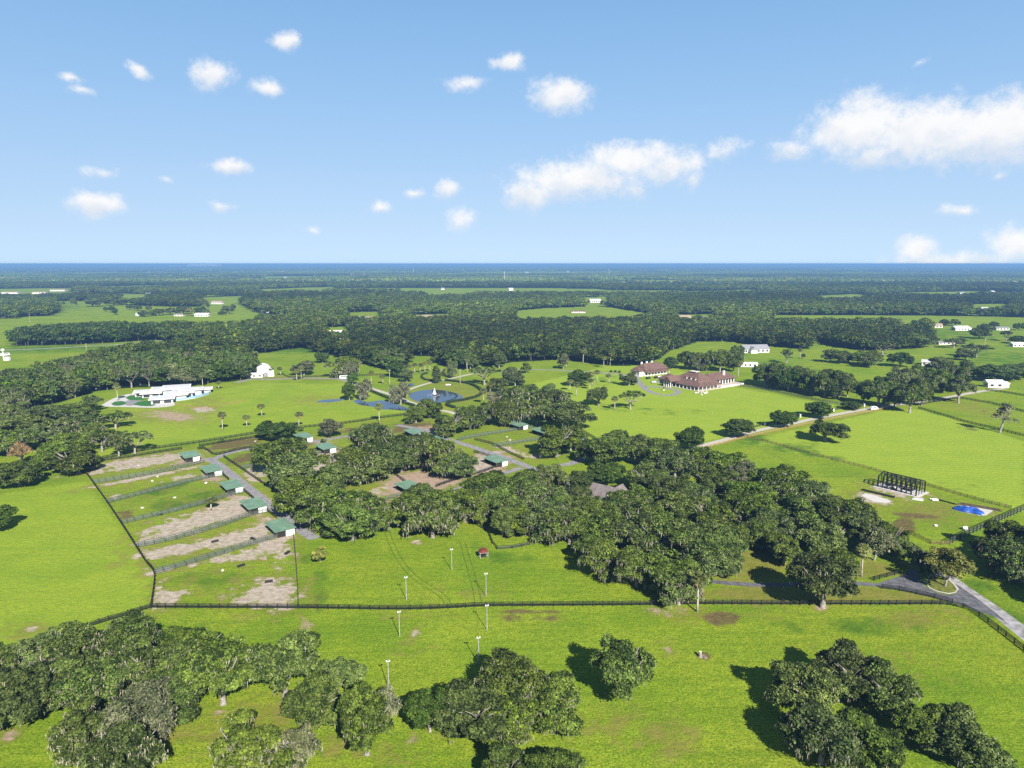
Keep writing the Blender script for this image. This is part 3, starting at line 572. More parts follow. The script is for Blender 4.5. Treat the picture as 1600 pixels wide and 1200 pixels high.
fence([(312, 698), (360, 690), (405, 682.5), (428, 678)], 'dark fence along the far side of the brown paddock', 'black'); fence([(312, 698), (325, 705), (338, 711), (375, 703), (420, 695)], 'dark fence along the near side of the brown paddock', 'black')
fence([(376, 733), (392, 729), (410, 725), (440, 719)], 'double netting fence right of the paved lane', 'net', 1.5, double=1.5)
fence([(484, 712), (510, 706), (530, 702)], 'netting fence under the shelter among the oaks', 'net', 1.5, double=1.2)
fence([(716, 688), (750, 681), (788, 675), (832, 668)], 'double netting fence at the back of the right paddocks', 'net', 1.5, double=1.6)
fence([(772, 698), (810, 692), (847, 686), (870, 681)], 'dark double netting fence below the right hand paddock', 'net', 1.5, double=1.6)
fence([(742, 688), (770, 695), (795, 708), (819, 719)], 'dark fence beside the right hand lane', 'black')
fence([(681, 761), (710, 751), (733, 744), (757, 737), (778, 729)], 'dark fence under the pink sand paddock', 'black'); fence([(741, 707), (755, 711), (769, 715)], 'short dark fence at the back of the pink paddock', 'black')
fence([(598, 783), (620, 776), (645, 769)], 'netting fence in front of the central shelter', 'net', 1.5); fence([(614, 740), (626, 749), (637, 757)], 'dark fence behind the central shelter', 'black')
fence([(1098, 702), (1130, 693.5), (1180, 681), (1240, 668), (1300, 655.5), (1360, 644), (1388, 638)], 'bright tan timber fence along the gravel road', 'tan', 1.4, pieces=True)
fence([(1150, 681), (1200, 692), (1245, 704), (1287, 715.5), (1350, 731), (1380, 739.5), (1442, 757), (1512, 777.5), (1580, 795)], 'tan timber fence crossing the big right hand field', 'brown', 1.4, pieces=True)
fence([(1484, 850), (1520, 833), (1560, 815), (1600, 797.5), (1660, 771)], 'tall black screened fence at the right edge', 'netblack', 2.2)
fence([(1422, 833), (1440, 843), (1455, 850), (1484, 851)], 'brown timber fence behind the yellow tree', 'brown')
fence([(1365, 907.5), (1385, 902), (1407, 896)], 'short black fence beside the entrance gate', 'black', pieces=True)
fence([(1378, 919.5), (1405, 923), (1432, 928.5), (1460, 935), (1488, 943)], 'black board fence along the entrance driveway', 'black', pieces=True)
fence([(1435, 638.5), (1475, 650), (1512, 661), (1560, 672), (1600, 682), (1640, 691)], 'dark fence at the back of the big right field', 'black', 1.5)
fence([(1433, 633), (1470, 627), (1498, 623), (1530, 628), (1553, 632), (1600, 644), (1640, 654)], 'dark fence round the dry right hand paddock', 'black', 1.5)
fence([(1540, 610), (1570, 614), (1600, 619), (1640, 626)], 'dark fence by the white house at the right edge', 'black', 1.5)
fence([(441, 585), (453, 590), (477, 589.5), (540, 588), (608, 586)], 'dark fence under the upper meadow', 'black', 1.5)
fence([(904, 671), (917, 679), (932, 688)], 'dark fence running down the lawn to the hidden shelter', 'black', 1.6)
fence([(737, 817), (752, 825), (763, 833), (770, 850), (777, 858.5), (800, 857), (827, 851.5)], 'dark curved fence beside the little red roof', 'netblack', 1.2)
fence([(1153, 602), (1196, 609.5), (1230, 616), (1266, 623.5), (1300, 630), (1335, 634)], 'green fence between the lawn and the tree row', 'net', 1.5, double=3)
fence([(1160, 672), (1205, 661.5), (1250, 651), (1290, 643), (1335, 636)], 'dark fence on the lawn side of the gravel road', 'netblack', 1.1)
fence([(1520, 930), (1560, 950), (1600, 975), (1660, 1012)], 'low wire fence between the road and the shaded verge', 'netblack', 1.0) if False else None

def hedge(pxs, w, h, label, seed=1):
    L = smooth_line([gp(*p) for p in pxs], 1.2); r = np.random.default_rng(seed)
    o0 = L[0]; P = np.array([[p.x - o0.x, p.y - o0.y] for p in L])
    n = int(len(L) * 1.2 * (w + h) * 14)
    i = r.integers(0, len(L), n); ang = r.random(n) * math.pi; u = np.cos(ang) * w / 2; z = np.clip(np.sin(ang) * h * 1.15, .05, h) + r.normal(0, .05, n)
    d = np.gradient(P, axis=0)[i]; d /= np.linalg.norm(d, axis=1)[:, None] + 1e-9
    c = np.stack([P[i, 0] - d[:, 1] * u + r.normal(0, .5, n) * d[:, 0], P[i, 1] + d[:, 0] * u + r.normal(0, .5, n) * d[:, 1], z], -1)
    V, Q, t = leaf_quads(c, np.stack([-d[:, 1] * np.cos(ang), d[:, 0] * np.cos(ang), np.sin(ang)], -1), .22, .38, r)
    root = empty('hedge', o0, 0, label, 'hedge')
    link('foliage', mesh_np('hedge_foliage', V, Q, M['hedge'], attrs={'tint': ('FACE', 'FLOAT', t)}), root)
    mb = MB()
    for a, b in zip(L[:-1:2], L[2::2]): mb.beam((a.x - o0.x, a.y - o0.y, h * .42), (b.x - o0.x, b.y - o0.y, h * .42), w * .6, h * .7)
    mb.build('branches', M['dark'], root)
def leaf_quads(c, nrm, s0, s1, r, droop=0.0):
    """kite shaped leaf sprays at c, facing about nrm"""
    n = len(c); nn = nrm + r.normal(0, .55, (n, 3)); nn /= np.linalg.norm(nn, axis=1)[:, None] + 1e-9
    a = np.cross(nn, r.normal(0, 1, (n, 3))); a /= np.linalg.norm(a, axis=1)[:, None] + 1e-9
    b = np.cross(nn, a); s = (s0 + (s1 - s0) * r.random(n))[:, None]
    k = (.5 + .35 * r.random(n))[:, None]
    V = np.stack([c - a * s, c + b * s * k + nn * s * .18, c + a * s * (.7 + .5 * r.random(n))[:, None], c - b * s * k + nn * s * .18], 1).reshape(-1, 3)
    return V, np.arange(4 * n).reshape(n, 4), r.random(n)
hedge([(696, 595), (727, 599), (740, 603), (751, 610), (752, 615), (744, 621), (724, 626), (705, 629), (698, 632), (701, 635), (710, 638)], 1.8, 1.5, 'dark clipped hedge curving round the right of the pond', 1)
hedge([(677, 595.5), (665, 594), (659, 590), (660, 586), (667, 584)], 1.6, 1.3, 'small dark hedge loop behind the pond', 2)
hedge([(578, 611), (601, 620.6), (622, 627.5), (647, 635)], 1.8, 1.4, 'dark hedge between the gravel path and the flood water', 3)

# ------------------------------------------------------------------ horse shelters with green roofs
def shelter_parts():
    Wd, L = 6.0, 9.6        # x: along the white panel side, y: backwards from the low corner
    ms = {}
    mb = MB(); z = {0: 2.45, 1: 3.0}                     # low at the front left, one flat slope
    c = [(-.7, -.6, 2.5), (Wd + .5, -.6, 2.75), (Wd + .5, L + .6, 2.95), (-.7, L + .6, 2.7)]
    mb.poly(c + [(a, b, q - .16) for a, b, q in c], [(0, 1, 2, 3), (7, 6, 5, 4), (0, 4, 5, 1), (1, 5, 6, 2), (2, 6, 7, 3), (3, 7, 4, 0)])
    ms['roof'] = mb.build('roof', M['greenroof'], mesh_only=True)
    sm = MB()
    for i in range(11):
        t = i / 10; y = -.6 + (L + 1.2) * t; sm.beam((-.7, y, 2.52 + .2 * t), (Wd + .5, y, 2.77 + .2 * t), .06, .05)
    ms['roof_seam'] = sm.build('roof_seam', M['greenroof'], mesh_only=True)
    ms['white_panel'] = MB().box(Wd * .52, Wd, -.08, 0, .15, 2.2).build('white_panel', M['white'], mesh_only=True)
    ms['back_wall'] = MB().box(Wd - .1, Wd, .05, L, .1, 2.55).box(.1, Wd - .15, L - .1, L, .1, 2.4).box(1.5, 1.6, 1.2, L - .15, .1, 2.3).build('back_wall', M['dark'], mesh_only=True)
    ms['side_board'] = MB().box(.1, Wd * .5, .35, .45, .1, 2.3).build('side_board', M['dark'], mesh_only=True)
    ms['post'] = MB().box(-.07, .07, -.07, .07, 0, 2.4).build('post', M['brownwood'], mesh_only=True)
    ms['manger'] = MB().box(1.4, 2.6, L * .35, L * .35 + .6, .35, .95).build('manger', M['plastic'], mesh_only=True)
    return ms, Wd, L
SH, SW, SL = shelter_parts()
SHELTERS = [((290, 715.3), 'green roofed horse shelter farthest up the lane row'), ((323.3, 738), 'second green roofed horse shelter from the top of the lane'), ((355.3, 764), 'middle green roofed horse shelter of the lane row'), ((390, 795), 'green roofed horse shelter by the sandiest lane paddock'), ((432, 830.7), 'nearest green roofed horse shelter of the lane row'),
  ((470.6, 685), 'green roofed horse shelter beside the round oak at the back'), ((506, 702), 'green roofed horse shelter between the back lane and the mossy oaks'), ((637.4, 765.6), 'green roofed horse shelter alone between the central groves'), ((646, 678), 'green roofed horse shelter near the orange soil'), ((681, 691), 'green roofed horse shelter half behind the mossy oaks'),
  ((776, 722.6), 'green roofed horse shelter beside the pink sand'), ((590, 737), 'horse shelter hidden under the oaks with its white panel showing'), ((811, 666), 'small looking horse shelter under the tall mossy oak'), ((849, 676), 'green roofed horse shelter peeping out left of the oak'), ((915, 693.5), 'green roofed horse shelter in the shade by the lawn fence')]
for (px_, lb) in SHELTERS:
    x, y = gp(px_[0], px_[1], 2.5)
    r = empty('horse_shelter', (x, y, 0), math.radians(37), lb, 'shelter', 'green roofed horse shelters')
    rf = link('roof', SH['roof'], r); link('roof_seam', SH['roof_seam'], rf)
    for n in ('white_panel', 'back_wall', 'side_board', 'manger'): link(n, SH[n], r)
    for qx, qy in ((.1, .1), (SW - .12, .15), (.1, SL - .12), (.1, SL / 2), (SW * .5, .1), (SW - .2, SL - .2)): link('post', SH['post'], r, (qx, qy, 0))

# ------------------------------------------------------------------ houses
def window(parent, x0, x1, z0, z1, y, frame=True, face='y-', mat='glass'):
    """a window in a wall; face tells which way it looks; y is the wall plane's coordinate"""
    g, f = MB(), MB(); t = .1; e = .06
    def b(mb, a0, a1, c0, c1, d):
        if face == 'y-': mb.box(a0, a1, y - d, y + .05, c0, c1)
        elif face == 'y+': mb.box(a0, a1, y - .05, y + d, c0, c1)
        elif face == 'x-': mb.box(y - d, y + .05, a0, a1, c0, c1)
        else: mb.box(y - .05, y + d, a0, a1, c0, c1)
    b(g, x0, x1, z0, z1, .03)
    w = g.build('window', M[mat], parent)
    if frame:
        b(f, x0 - t, x1 + t, z1, z1 + t, e); b(f, x0 - t, x1 + t, z0 - t, z0, e); b(f, x0 - t, x0, z0, z1, e); b(f, x1, x1 + t, z0, z1, e)
        f.build('frame', M['white'], w)
    return w
def hipmb(mb, x0, x1, y0, y1, z0, z1, ov=.6, hip=None, along='x', th=.25):
    """hip roof, ridge along x or y"""
    x0 -= ov; x1 += ov; y0 -= ov; y1 += ov
    if along == 'x':
        h = (y1 - y0) / 2 if hip is None else hip; m = (y0 + y1) / 2; a, b = (x0 + h, m, z1), (x1 - h, m, z1)
        tops = [(4, 5, 9, 8), (5, 6, 9), (6, 7, 8, 9), (7, 4, 8)]
    else:
        h = (x1 - x0) / 2 if hip is None else hip; m = (x0 + x1) / 2; a, b = (m, y0 + h, z1), (m, y1 - h, z1)
        tops = [(4, 5, 8), (5, 6, 9, 8), (6, 7, 9), (7, 4, 8, 9)]
    return mb.poly([(x0,y0,z0),(x1,y0,z0),(x1,y1,z0),(x0,y1,z0),(x0,y0,z0+th),(x1,y0,z0+th),(x1,y1,z0+th),(x0,y1,z0+th), a, b],
        [(0,3,2,1),(0,1,5,4),(1,2,6,5),(2,3,7,6),(3,0,4,7)] + tops)

def mansion():
    # x runs right and away along the long wing, y runs back and left
    ox, oy = gp(1091, 609.5); rz = math.radians(34)
    r = empty('mansion', (ox, oy, 0), rz, 'large mansion with brown red hipped roofs and a long arcaded wing', 'house')
    MB().box(0, 20, 0, 26, 0, 4.2).box(0, 9, 26, 36, 0, 3.8).build('wall', M['cream'], r)
    MB().box(20, 48, 7, 19, 0, 4.0).build('wall', M['cream'], r)
    rf = MB(); hipmb(rf, 1, 20, 1, 26, 4.4, 11.2, .6, 9.2, 'y'); o = rf.build('roof', M['tileroof'], r)
    fl = MB().box(8.6, 12.4, 10.2, 16.8, 10.95, 11.32).build('roof_deck', M['cream'], o)
    # porch skirt roof on the two front sides
    mb = MB(); mb.poly([(-4.6, -4.2, 3.1), (20.6, -4.2, 3.1), (20.6, .8, 4.9), (.8, .8, 4.9), (.8, 26, 4.9), (-4.6, 26, 3.1), (-4.6, -4.2, 2.95), (20.6, -4.2, 2.95), (-4.6, 26, 2.95)],
        [(0, 1, 2, 3), (0, 3, 4, 5), (0, 6, 7, 1), (5, 8, 6, 0)]); mb.build('porch_roof', M['tileroof'], r)
    for i in range(9): MB().box(-4.3, -4.0, -3.9 + i * 3.6, -3.6 + i * 3.6, 0, 3.0).build('column', M['white'], r)
    for i in range(1, 7): MB().box(-4.0 + i * 4, -3.7 + i * 4, -3.9, -3.6, 0, 3.0).build('column', M['white'], r)
    MB().box(-5, 21, -4.6, 0, 0, .3).box(-5, 0, 0, 27, 0, .3).build('porch_floor', M['paver'], r)
    for i in range(6): window(r, 1.5 + i * 4, 4.0 + i * 4, .6, 3.0, 0, True, 'x-')
    for i in range(4): window(r, 2 + i * 4.6, 4.4 + i * 4.6, .6, 3.0, 0, True, 'y-')
    for i in range(3):          # dormers on the left slope
        y = 6.5 + i * 4.2
        d = MB().box(2.6, 7.5, y - 1.1, y + 1.1, 5.0, 7.2).build('dormer', M['cream'], r)
        g = MB(); g.gable(2.6, 8.2, y - 1.1, y + 1.1, 7.2, 8.2, .3, .12); g.build('dormer_roof', M['tileroof'], d)
        window(r, y - .75, y + .75, 5.5, 6.8, 2.6, True, 'x-')
    # gabled entrance porch facing left
    e = MB(); e.gable(-9, 2, 18.5, 25.5, 4.3, 8.0, .7, .25); e.build('entrance_gable', M['tileroof'], r)
    MB().poly([(-9, 18.5, 4.3), (-9, 25.5, 4.3), (-9, 22, 7.8), (-8.6, 18.5, 4.3), (-8.6, 25.5, 4.3), (-8.6, 22, 7.8)], [(0, 2, 1), (3, 4, 5), (0, 1, 4, 3)]).build('gable_wall', M['white'], r)
    for y in (18.8, 21, 23, 25.2): MB().box(-9, -8.6, y - .2, y + .2, 0, 4.3).build('column', M['white'], r)
    MB().box(-.1, .15, 20.2, 23.8, .1, 3.6).build('door', M['dark'], r)
    # left wing
    lw = MB(); hipmb(lw, -2, 10, 26, 38, 3.9, 8.0, .7, None, 'x'); lw.build('roof', M['tileroof'], r)
    MB().box(-2.1, -1.9, 28, 36, .3, 3.2).build('glazing', M['glass'], r)
    MB().box(-1.9, 0.1, 26.2, 38, 0, 3.8).build('wall', M['cream'], r)
    # long wing with arcade
    w = MB(); hipmb(w, 20, 48, 6, 20, 4.2, 8.4, .8, 5, 'x'); wr = w.build('roof', M['tileroof'], r)
    MB().box(38, 39.4, 9, 10.4, 6, 9.8).build('chimney', M['cream'], wr)
    for i in range(8): window(r, 22.5 + i * 3.2, 24.7 + i * 3.2, .4, 3.3, 7, False, 'y-')
    window(r, 10, 12.5, 1, 3, 48, True, 'x+'); window(r, 15, 17, 1, 3, 48, True, 'x+')
    MB().box(20, 46, -3, 7, 0, .35).build('terrace', M['paver'], r)
    MB().box(20, 46, -3.4, -3, 0, 1.3).box(46, 46.4, -3.4, 7, 0, 1.3).build('terrace_wall', M['cream'], r)
mansion()
def guest_house():
    ox, oy = gp(1008, 588); rz = math.radians(36)
    r = empty('guest_house', (ox, oy, 0), rz, 'cream house with brown red roof and white chimneys left of the mansion', 'house')
    MB().box(0, 26, 0, 13, 0, 4.4).build('wall', M['cream'], r); MB().box(-5, 0, 1.5, 11.5, 0, 3.8).build('wall', M['cream'], r)
    m = MB(); hipmb(m, 0, 26, 0, 13, 4.6, 9.4, .8, 4.5, 'x'); rf = m.build('roof', M['tileroof'], r)
    m = MB(); hipmb(m, -5, 1, 1.5, 11.5, 4.0, 7.0, .6, 3.5, 'x'); m.build('roof', M['tileroof'], r)
    MB().poly([(-.5, -3, 3.0), (26.5, -3, 3.0), (26.5, 0.2, 4.2), (-.5, 0.2, 4.2), (-.5, -3, 2.85), (26.5, -3, 2.85)], [(0, 1, 2, 3), (0, 4, 5, 1)]).build('porch_roof', M['tileroof'], r)
    for x in (3, 9, 15): MB().box(x, x + 1.1, 7.2, 8.3, 7.5, 10.6).build('chimney', M['white'], rf)
    for i in range(8):
        MB().box(.1 + i * 3.6, .35 + i * 3.6, -2.8, -2.55, 0, 2.9).build('column', M['white'], r)
    for i in range(7): window(r, 1 + i * 3.6, 3 + i * 3.6, .7, 2.9, 0, True, 'y-')
    for y in (3, 6, 9): window(r, y - .7, y + .7, 1, 3, -5, True, 'x-')
guest_house()

def white_house():
    ox, oy = gp(236, 632.5); rz = math.radians(22)
    r = empty('modern_house', (ox, oy, 0), rz, 'sprawling white modern house of flat roofed blocks', 'house')
    C = math.cos(-rz), math.sin(-rz)
    def loc(px, py):
        x, y = gp(px, py); x -= ox; y -= oy; return x * C[0] - y * C[1], x * C[1] + y * C[0]
    # each block: pixel of its near left foot, width, depth, height
    for (px, py, w, d, h) in [(236, 632, 13, 13, 3.0), (211, 620.5, 10, 10, 2.9), (222, 622, 11, 11, 2.7), (238, 618, 20, 14, 3.3), (258, 625.5, 13, 17, 2.9), (256, 616, 16, 14, 3.7), (271, 622.5, 12, 12, 3.2), (283, 619.5, 13, 11, 3.9), (298, 615.5, 13, 9, 2.6)]:
        x, y = loc(px, py)
        MB().box(x, x + w, y, y + d, 0, h).build('wall', M['villa'], r)
        MB().box(x - .02, x + w + .02, y - .04, y + d, h - .45, h - .02).build('eave_shade_band', M['shingle'], r)  # dark strip standing in for the shade below the roof overhang
        rf = MB().box(x - 1.3, x + w + 1.3, y - 1.5, y + d + 1.1, h, h + .3).build('roof', M['white'], r)
        MB().box(x - .5, x + w + .5, y - .5, y + d + .5, h + .3, h + .34).build('roof_membrane', M['metalroof'], rf)
        n = max(2, int(w / 5))
        for i in range(n):
            if (i + int(px)) % 5 == 4: continue
            a = x + (i + .18) * w / n; window(r, a, a + w / n * .66, .3, h - .6, y, False, 'y-')
    x, y = loc(262, 628.5); L = []
    pts = [(262, 628), (275, 627), (290, 625), (305, 622.5), (318, 619), (327, 616), (330, 612), (328, 609.5), (300, 615), (280, 620)]
    P = [loc(*p) for p in pts]
    MB().prism(P, 0, .5).build('pool_terrace', M['concrete'], r)
    pp = [loc(*p) for p in [(296, 622), (306, 620.5), (318, 617.5), (323, 614.5), (312, 616), (300, 619)]]
    MB().prism(pp, .5, .53).build('pool', M['pool'], r)
    g = MB()
    for a, b in zip(P[:7], P[1:8]):
        g.beam((a[0], a[1], 1.0), (b[0], b[1], 1.0), .05, 1.0)
    g.build('glass_balustrade', M['pool'], r)
white_house()

def simple_house(px, py, w, d, h, rz, label, wall='white', roof='greyroof', rise=2.5, hip=None, windows=True, name='farmhouse', wing=None, cat='house', group=None):
    x, y = gp(px, py)
    r = empty(name, (x, y, 0), math.radians(rz), label, cat, group)
    MB().box(0, w, 0, d, 0, h).build('wall', M[wall], r)
    m = MB(); hipmb(m, 0, w, 0, d, h, h + rise, .6, hip if hip is not None else 0.01, 'x'); rf = m.build('roof', M[roof], r)
    if not hip: MB().poly([(0, 0, h), (0, d, h), (0, d / 2, h + rise * .86), (w, 0, h), (w, d, h), (w, d / 2, h + rise * .86)], [(0, 2, 1), (3, 4, 5)]).build('gable_wall', M[wall], r)
    if windows:
        n = max(2, int(w / 4))
        for i in range(n): window(r, (i + .25) * w / n, (i + .7) * w / n, .8, h - .7, 0, False, 'y-')
        window(r, d * .3, d * .7, .8, h - .7, 0, False, 'x-')
    if wing:
        a, b, c, e = wing
        MB().box(a, b, c, e, 0, h * .9).build('wall', M[wall], r); m = MB(); hipmb(m, a, b, c, e, h * .9, h * .9 + rise * .8, .5, .01, 'y'); m.build('roof', M[roof], r)
    return r
# roof showing among the central oaks
simple_house(918, 787, 12, 9, 3.2, -38, 'grey mauve shingled roof half buried in the central oaks', 'cream', 'shingle', 4.0, None, True, 'cottage', wing=(5, 10, 8, 13))
# white barn with an arched end
def barn():
    x, y = gp(402, 589); r = empty('white_barn', (x, y, 0), math.radians(12), 'big white barn with rounded pale roof behind the left oaks', 'barn')
    n = 9; arc = [(0, 0, 2.2)] + [(6.5 - 6.5 * math.cos(math.pi * i / n), 0, 4.2 + 3.6 * math.sin(math.pi * i / n)) for i in range(n + 1)] + [(13, 0, 2.2)]
    k = len(arc); L = 26
    MB().poly([(a, 0, c) for a, _, c in arc] + [(a - 6, L, c) for a, _, c in arc], [(i, i + 1, k + i + 1, k + i) for i in range(k - 1)]).build('roof', M['white'], r)
    MB().poly([(0, .05, 0)] + [(a, .05, c) for a, _, c in arc] + [(13, .05, 0)], [tuple(range(k + 2))]).build('end_wall', M['metalroof'], r)
    MB().poly([(0, 0, 0), (-6, L, 0), (-6, L, 4.2), (0, 0, 4.2), (13, 0, 0), (7, L, 0), (7, L, 4.2), (13, 0, 4.2)], [(0, 1, 2, 3), (4, 7, 6, 5)]).build('side_wall', M['white'], r)
    MB().box(4.6, 8.4, -.05, .04, 0, 3.6).build('door', M['greyroof'], r)
barn()
simple_house(384, 590.5, 13, 7, 2.6, 10, 'low white shed roof under the left oaks', 'cream', 'metalroof', 1.0, name='shed', cat='shed')
simple_house(516, 530, 17, 12, 6.5, 15, 'tall white house alone in the middle wood', 'white', 'white', 3.6, name='farmhouse', wing=(4, 11, -5, 3))
simple_house(1163, 551.5, 27, 13, 3.6, 8, 'white house with grey roof behind the mansion', 'white', 'greyroof', 4.2, wing=(5, 12, -5, 4))
simple_house(1154, 573, 16, 7, 3.0, -8, 'white open shed between the trees behind the mansion', 'white', 'white', .9, name='shed', cat='shed')
simple_house(1440, 571, 8, 15, 3.2, -32, 'shiny pale roofed barn behind the right hand trees', 'cream', 'metalroof', 1.6, name='shed', cat='barn')
simple_house(1493, 516.5, 20, 10, 3.4, 3, 'long white farmhouse in the far right fields', 'white', 'white', 2.6)
simple_house(1456, 512, 14, 9, 3.2, -10, 'small brown roofed house left of the long white farmhouse', 'cream', 'tan_roof', 2.6)
simple_house(1508, 515, 9, 6, 2.6, 0, 'little shed right of the long white farmhouse', 'white', 'greyroof', 1.2, name='shed', cat='shed')
simple_house(1557, 516, 17, 8, 3.0, -4, 'grey roofed stable in the far right fields', 'cream', 'greyroof', 1.6, name='shed', cat='stable')
simple_house(1583, 542, 22, 8, 3.0, -3, 'white stable at the far right edge', 'white', 'white', 1.8, name='shed', cat='stable')
simple_house(1467, 538.5, 17, 6, 2.4, -3, 'low grey shed behind the scattered right trees', 'cream', 'greyroof', 1.2, name='shed', cat='shed')
simple_house(1544, 605.5, 11, 7, 3.2, -4, 'white cottage behind the dead tree at right', 'white', 'white', 2.2, wing=(10.5, 15, .5, 5.5))
simple_house(304, 494.5, 23, 11, 3.4, 4, 'white roofed house beside the yellowish tree in the left fields', 'white', 'metalroof', 2.4)
simple_house(272, 494, 15, 8, 2.8, 0, 'low grey shed in the left fields', 'cream', 'greyroof', 1.2, name='shed', cat='shed')
simple_house(212, 493.5, 5, 12, 3.6, 10, 'narrow white shed at the left end of the farm trees', 'white', 'metalroof', 1.4, name='shed', cat='shed')
simple_house(405, 489, 18, 8, 3.0, 0, 'pale shed at the top edge of the left meadow', 'cream', 'metalroof', 1.4, name='shed', cat='shed')
simple_house(330, 475, 24, 12, 3.6, -5, 'pale house high in the left fields', 'white', 'tan_roof', 3.0)
simple_house(243, 527, 4, 16, 3, -28, 'white trailer at the end of the dark tree block', 'white', 'white', .5, name='trailer', windows=False, cat='trailer')
simple_house(281, 518, 6, 6, 3.5, 8, 'white gable end showing over the left trees', 'white', 'metalroof', 2)
simple_house(560, 503, 22, 12, 4.5, 5, 'large tan roofed building in the middle wood', 'cream', 'tan_roof', 4)
simple_house(650, 498, 55, 14, 3.2, 4, 'long low tan roofed barn in the middle wood', 'cream', 'tan_roof', 2.4, name='barn', cat='barn')
simple_house(893, 489, 26, 8, 2.8, 4, 'long low brown shed on the far bright meadow', 'cream', 'tileroof', 1.4, name='shed', cat='shed')
simple_house(922, 473, 26, 16, 5, 8, 'cream building behind the far bright meadow', 'cream', 'metalroof', 3.5)
simple_house(1062, 498.5, 18, 10, 3.4, -3, 'brown roofed house right of the far meadow', 'cream', 'tan_roof', 2.8); simple_house(1088, 500, 20, 9, 3.2, 3, 'white roofed shed right of the far meadow', 'white', 'metalroof', 1.8, name='shed', cat='shed')
simple_house(1535, 486, 30, 14, 4, 5, 'white roofed barn in the far right wood', 'white', 'metalroof', 3, name='barn', cat='barn'); simple_house(1310, 470, 40, 20, 5, 3, 'brown roofed house in the wood on the right', 'cream', 'tan_roof', 4)
simple_house(548, 431, 110, 30, 8, 2, 'long white warehouse on the far plain', 'white', 'metalroof', 6, name='warehouse', cat='warehouse', windows=False)
def horizon_works():
    x, y = gp(290, 417); s = y / 14000
    r = empty('industrial_works', (x, y, 0), 0, 'broad white mound shaped works on the left horizon', 'works')
    MB().poly([(-30*s, 0, 0), (620*s, 0, 0), (560*s, 0, 60*s), (60*s, 0, 50*s), (-30*s, 300*s, 0), (620*s, 300*s, 0), (560*s, 300*s, 60*s), (60*s, 300*s, 50*s)],
        [(0, 1, 2, 3), (3, 2, 6, 7), (0, 3, 7, 4), (1, 5, 6, 2), (4, 7, 6, 5)]).build('main_hall', M['white'], r)
    MB().box(-320*s, -120*s, 0, 200*s, 0, 22*s).build('side_hall', M['cream'], r)
horizon_works()
# pale long sheds in the far left
for px, py, w, lb in ((2, 459, 60, 'long cream shed at the far left edge'), (50, 459, 50, 'second long cream shed in the far left plain'), (78, 455, 60, 'small cream shed in the far left plain'), (140, 455, 70, 'low white shed behind the far left fields'), (165, 453, 60, 'white shed at the end of the far left sheds')):
    simple_house(px, py, w * .8, 18, 4, 2, lb, 'cream', 'tan_roof', 2, name='shed', cat='shed', windows=False)

# ------------------------------------------------------------------ steel frame under construction and its building site
def steel_frame():
    ox, oy = gp(1371.5, 761); e = gp(1431, 775.5); rz = math.atan2(e[1] - oy, e[0] - ox); Lx = math.hypot(e[0] - ox, e[1] - oy)
    r = empty('steel_frame', (ox, oy, 0), rz, 'black steel building frame standing on a pale slab', 'frame')
    Wd, h, hr = 7.5, 4.7, 5.9
    MB().box(-1.5, Lx + 1.2, -1.2, Wd + 1.5, 0, .18).build('slab', M['concrete'], r)
    n = 9
    for i in range(n):
        x = i * Lx / (n - 1)
        MB().beam((x, 0, .18), (x, 0, h), .42).build('column', M['steel'], r); MB().beam((x, Wd, .18), (x, Wd, h), .42).build('column', M['steel'], r)
        MB().beam((x, 0, h), (x, Wd / 2, hr), .28).beam((x, Wd / 2, hr), (x, Wd, h), .28).build('rafter', M['steel'], r)
    for (y, z) in ((0, h), (Wd, h), (Wd / 2, hr), (Wd * .25, (h + hr) / 2), (Wd * .75, (h + hr) / 2), (Wd * .12, h + .35), (Wd * .38, hr - .35), (0, h - .9), (Wd, h - .9), (Wd, h * .6), (Wd, h * .3), (Wd * .62, hr - .35), (Wd * .88, h + .35)): MB().beam((0, y, z + .12), (Lx, y, z + .12), .16).build('purlin', M['steel'], r)
    for y in (Wd * .33, Wd * .66): MB().beam((0, y, .18), (0, y, h + .9), .2).build('column', M['steel'], r); MB().beam((Lx, y, .18), (Lx, y, h + .9), .2).build('column', M['steel'], r)
    for k in range(2): MB().beam((k * Lx * .5, Wd, .3), (k * Lx * .5 + Lx / 4, Wd, h), .1).beam((k * Lx * .5 + Lx / 4, Wd, .3), (k * Lx * .5, Wd, h), .1).build('brace', M['steel'], r)
    rr = random.Random(3)
    for k in range(16):
        x, y, s = rr.uniform(.8, Lx - 1), rr.uniform(.8, Wd - 1), rr.uniform(.3, .8)
        b = empty('material_pile', (ox + x * math.cos(rz) - y * math.sin(rz), oy + x * math.sin(rz) + y * math.cos(rz), .18), rz + rr.uniform(-.5, .5), 'stack of building material on the slab inside the steel frame', 'materials', 'materials inside the steel frame')
        m = M[rr.choice(['white', 'silver', 'plastic', 'timber', 'dark', 'metalroof', 'concrete'])]
        for q in range(3): MB().box(-s, s, -s * .5, s * .5, q * s * .35, q * s * .35 + s * .3).build('bundle', m, b)
steel_frame()
def pile(name, px, py, dims, rz, mat, label, cat, n=5, mat2=None):
    """long pieces lying together"""
    x, y = gp(px, py); r = empty(name, (x, y, 0), math.radians(rz), label, cat); rr = random.Random(int(px))
    w, d, h = dims
    for i in range(n):
        a = -d / 2 + d * i / n; z = rr.uniform(0, h * .4)
        MB().box(-w / 2 + rr.uniform(-.1, .1) * w, w / 2 + rr.uniform(-.1, .1) * w, a, a + d / n * .85, z, z + h * rr.uniform(.5, .8)).build('piece', mat if i % 2 or not mat2 else mat2, r)
    return r
pile('lumber_stack', 1372, 772, (11, 1.2, .7), -50, M['timber'], 'dark line of lumber along the white gravel pad', 'lumber', 4, M['plastic'])
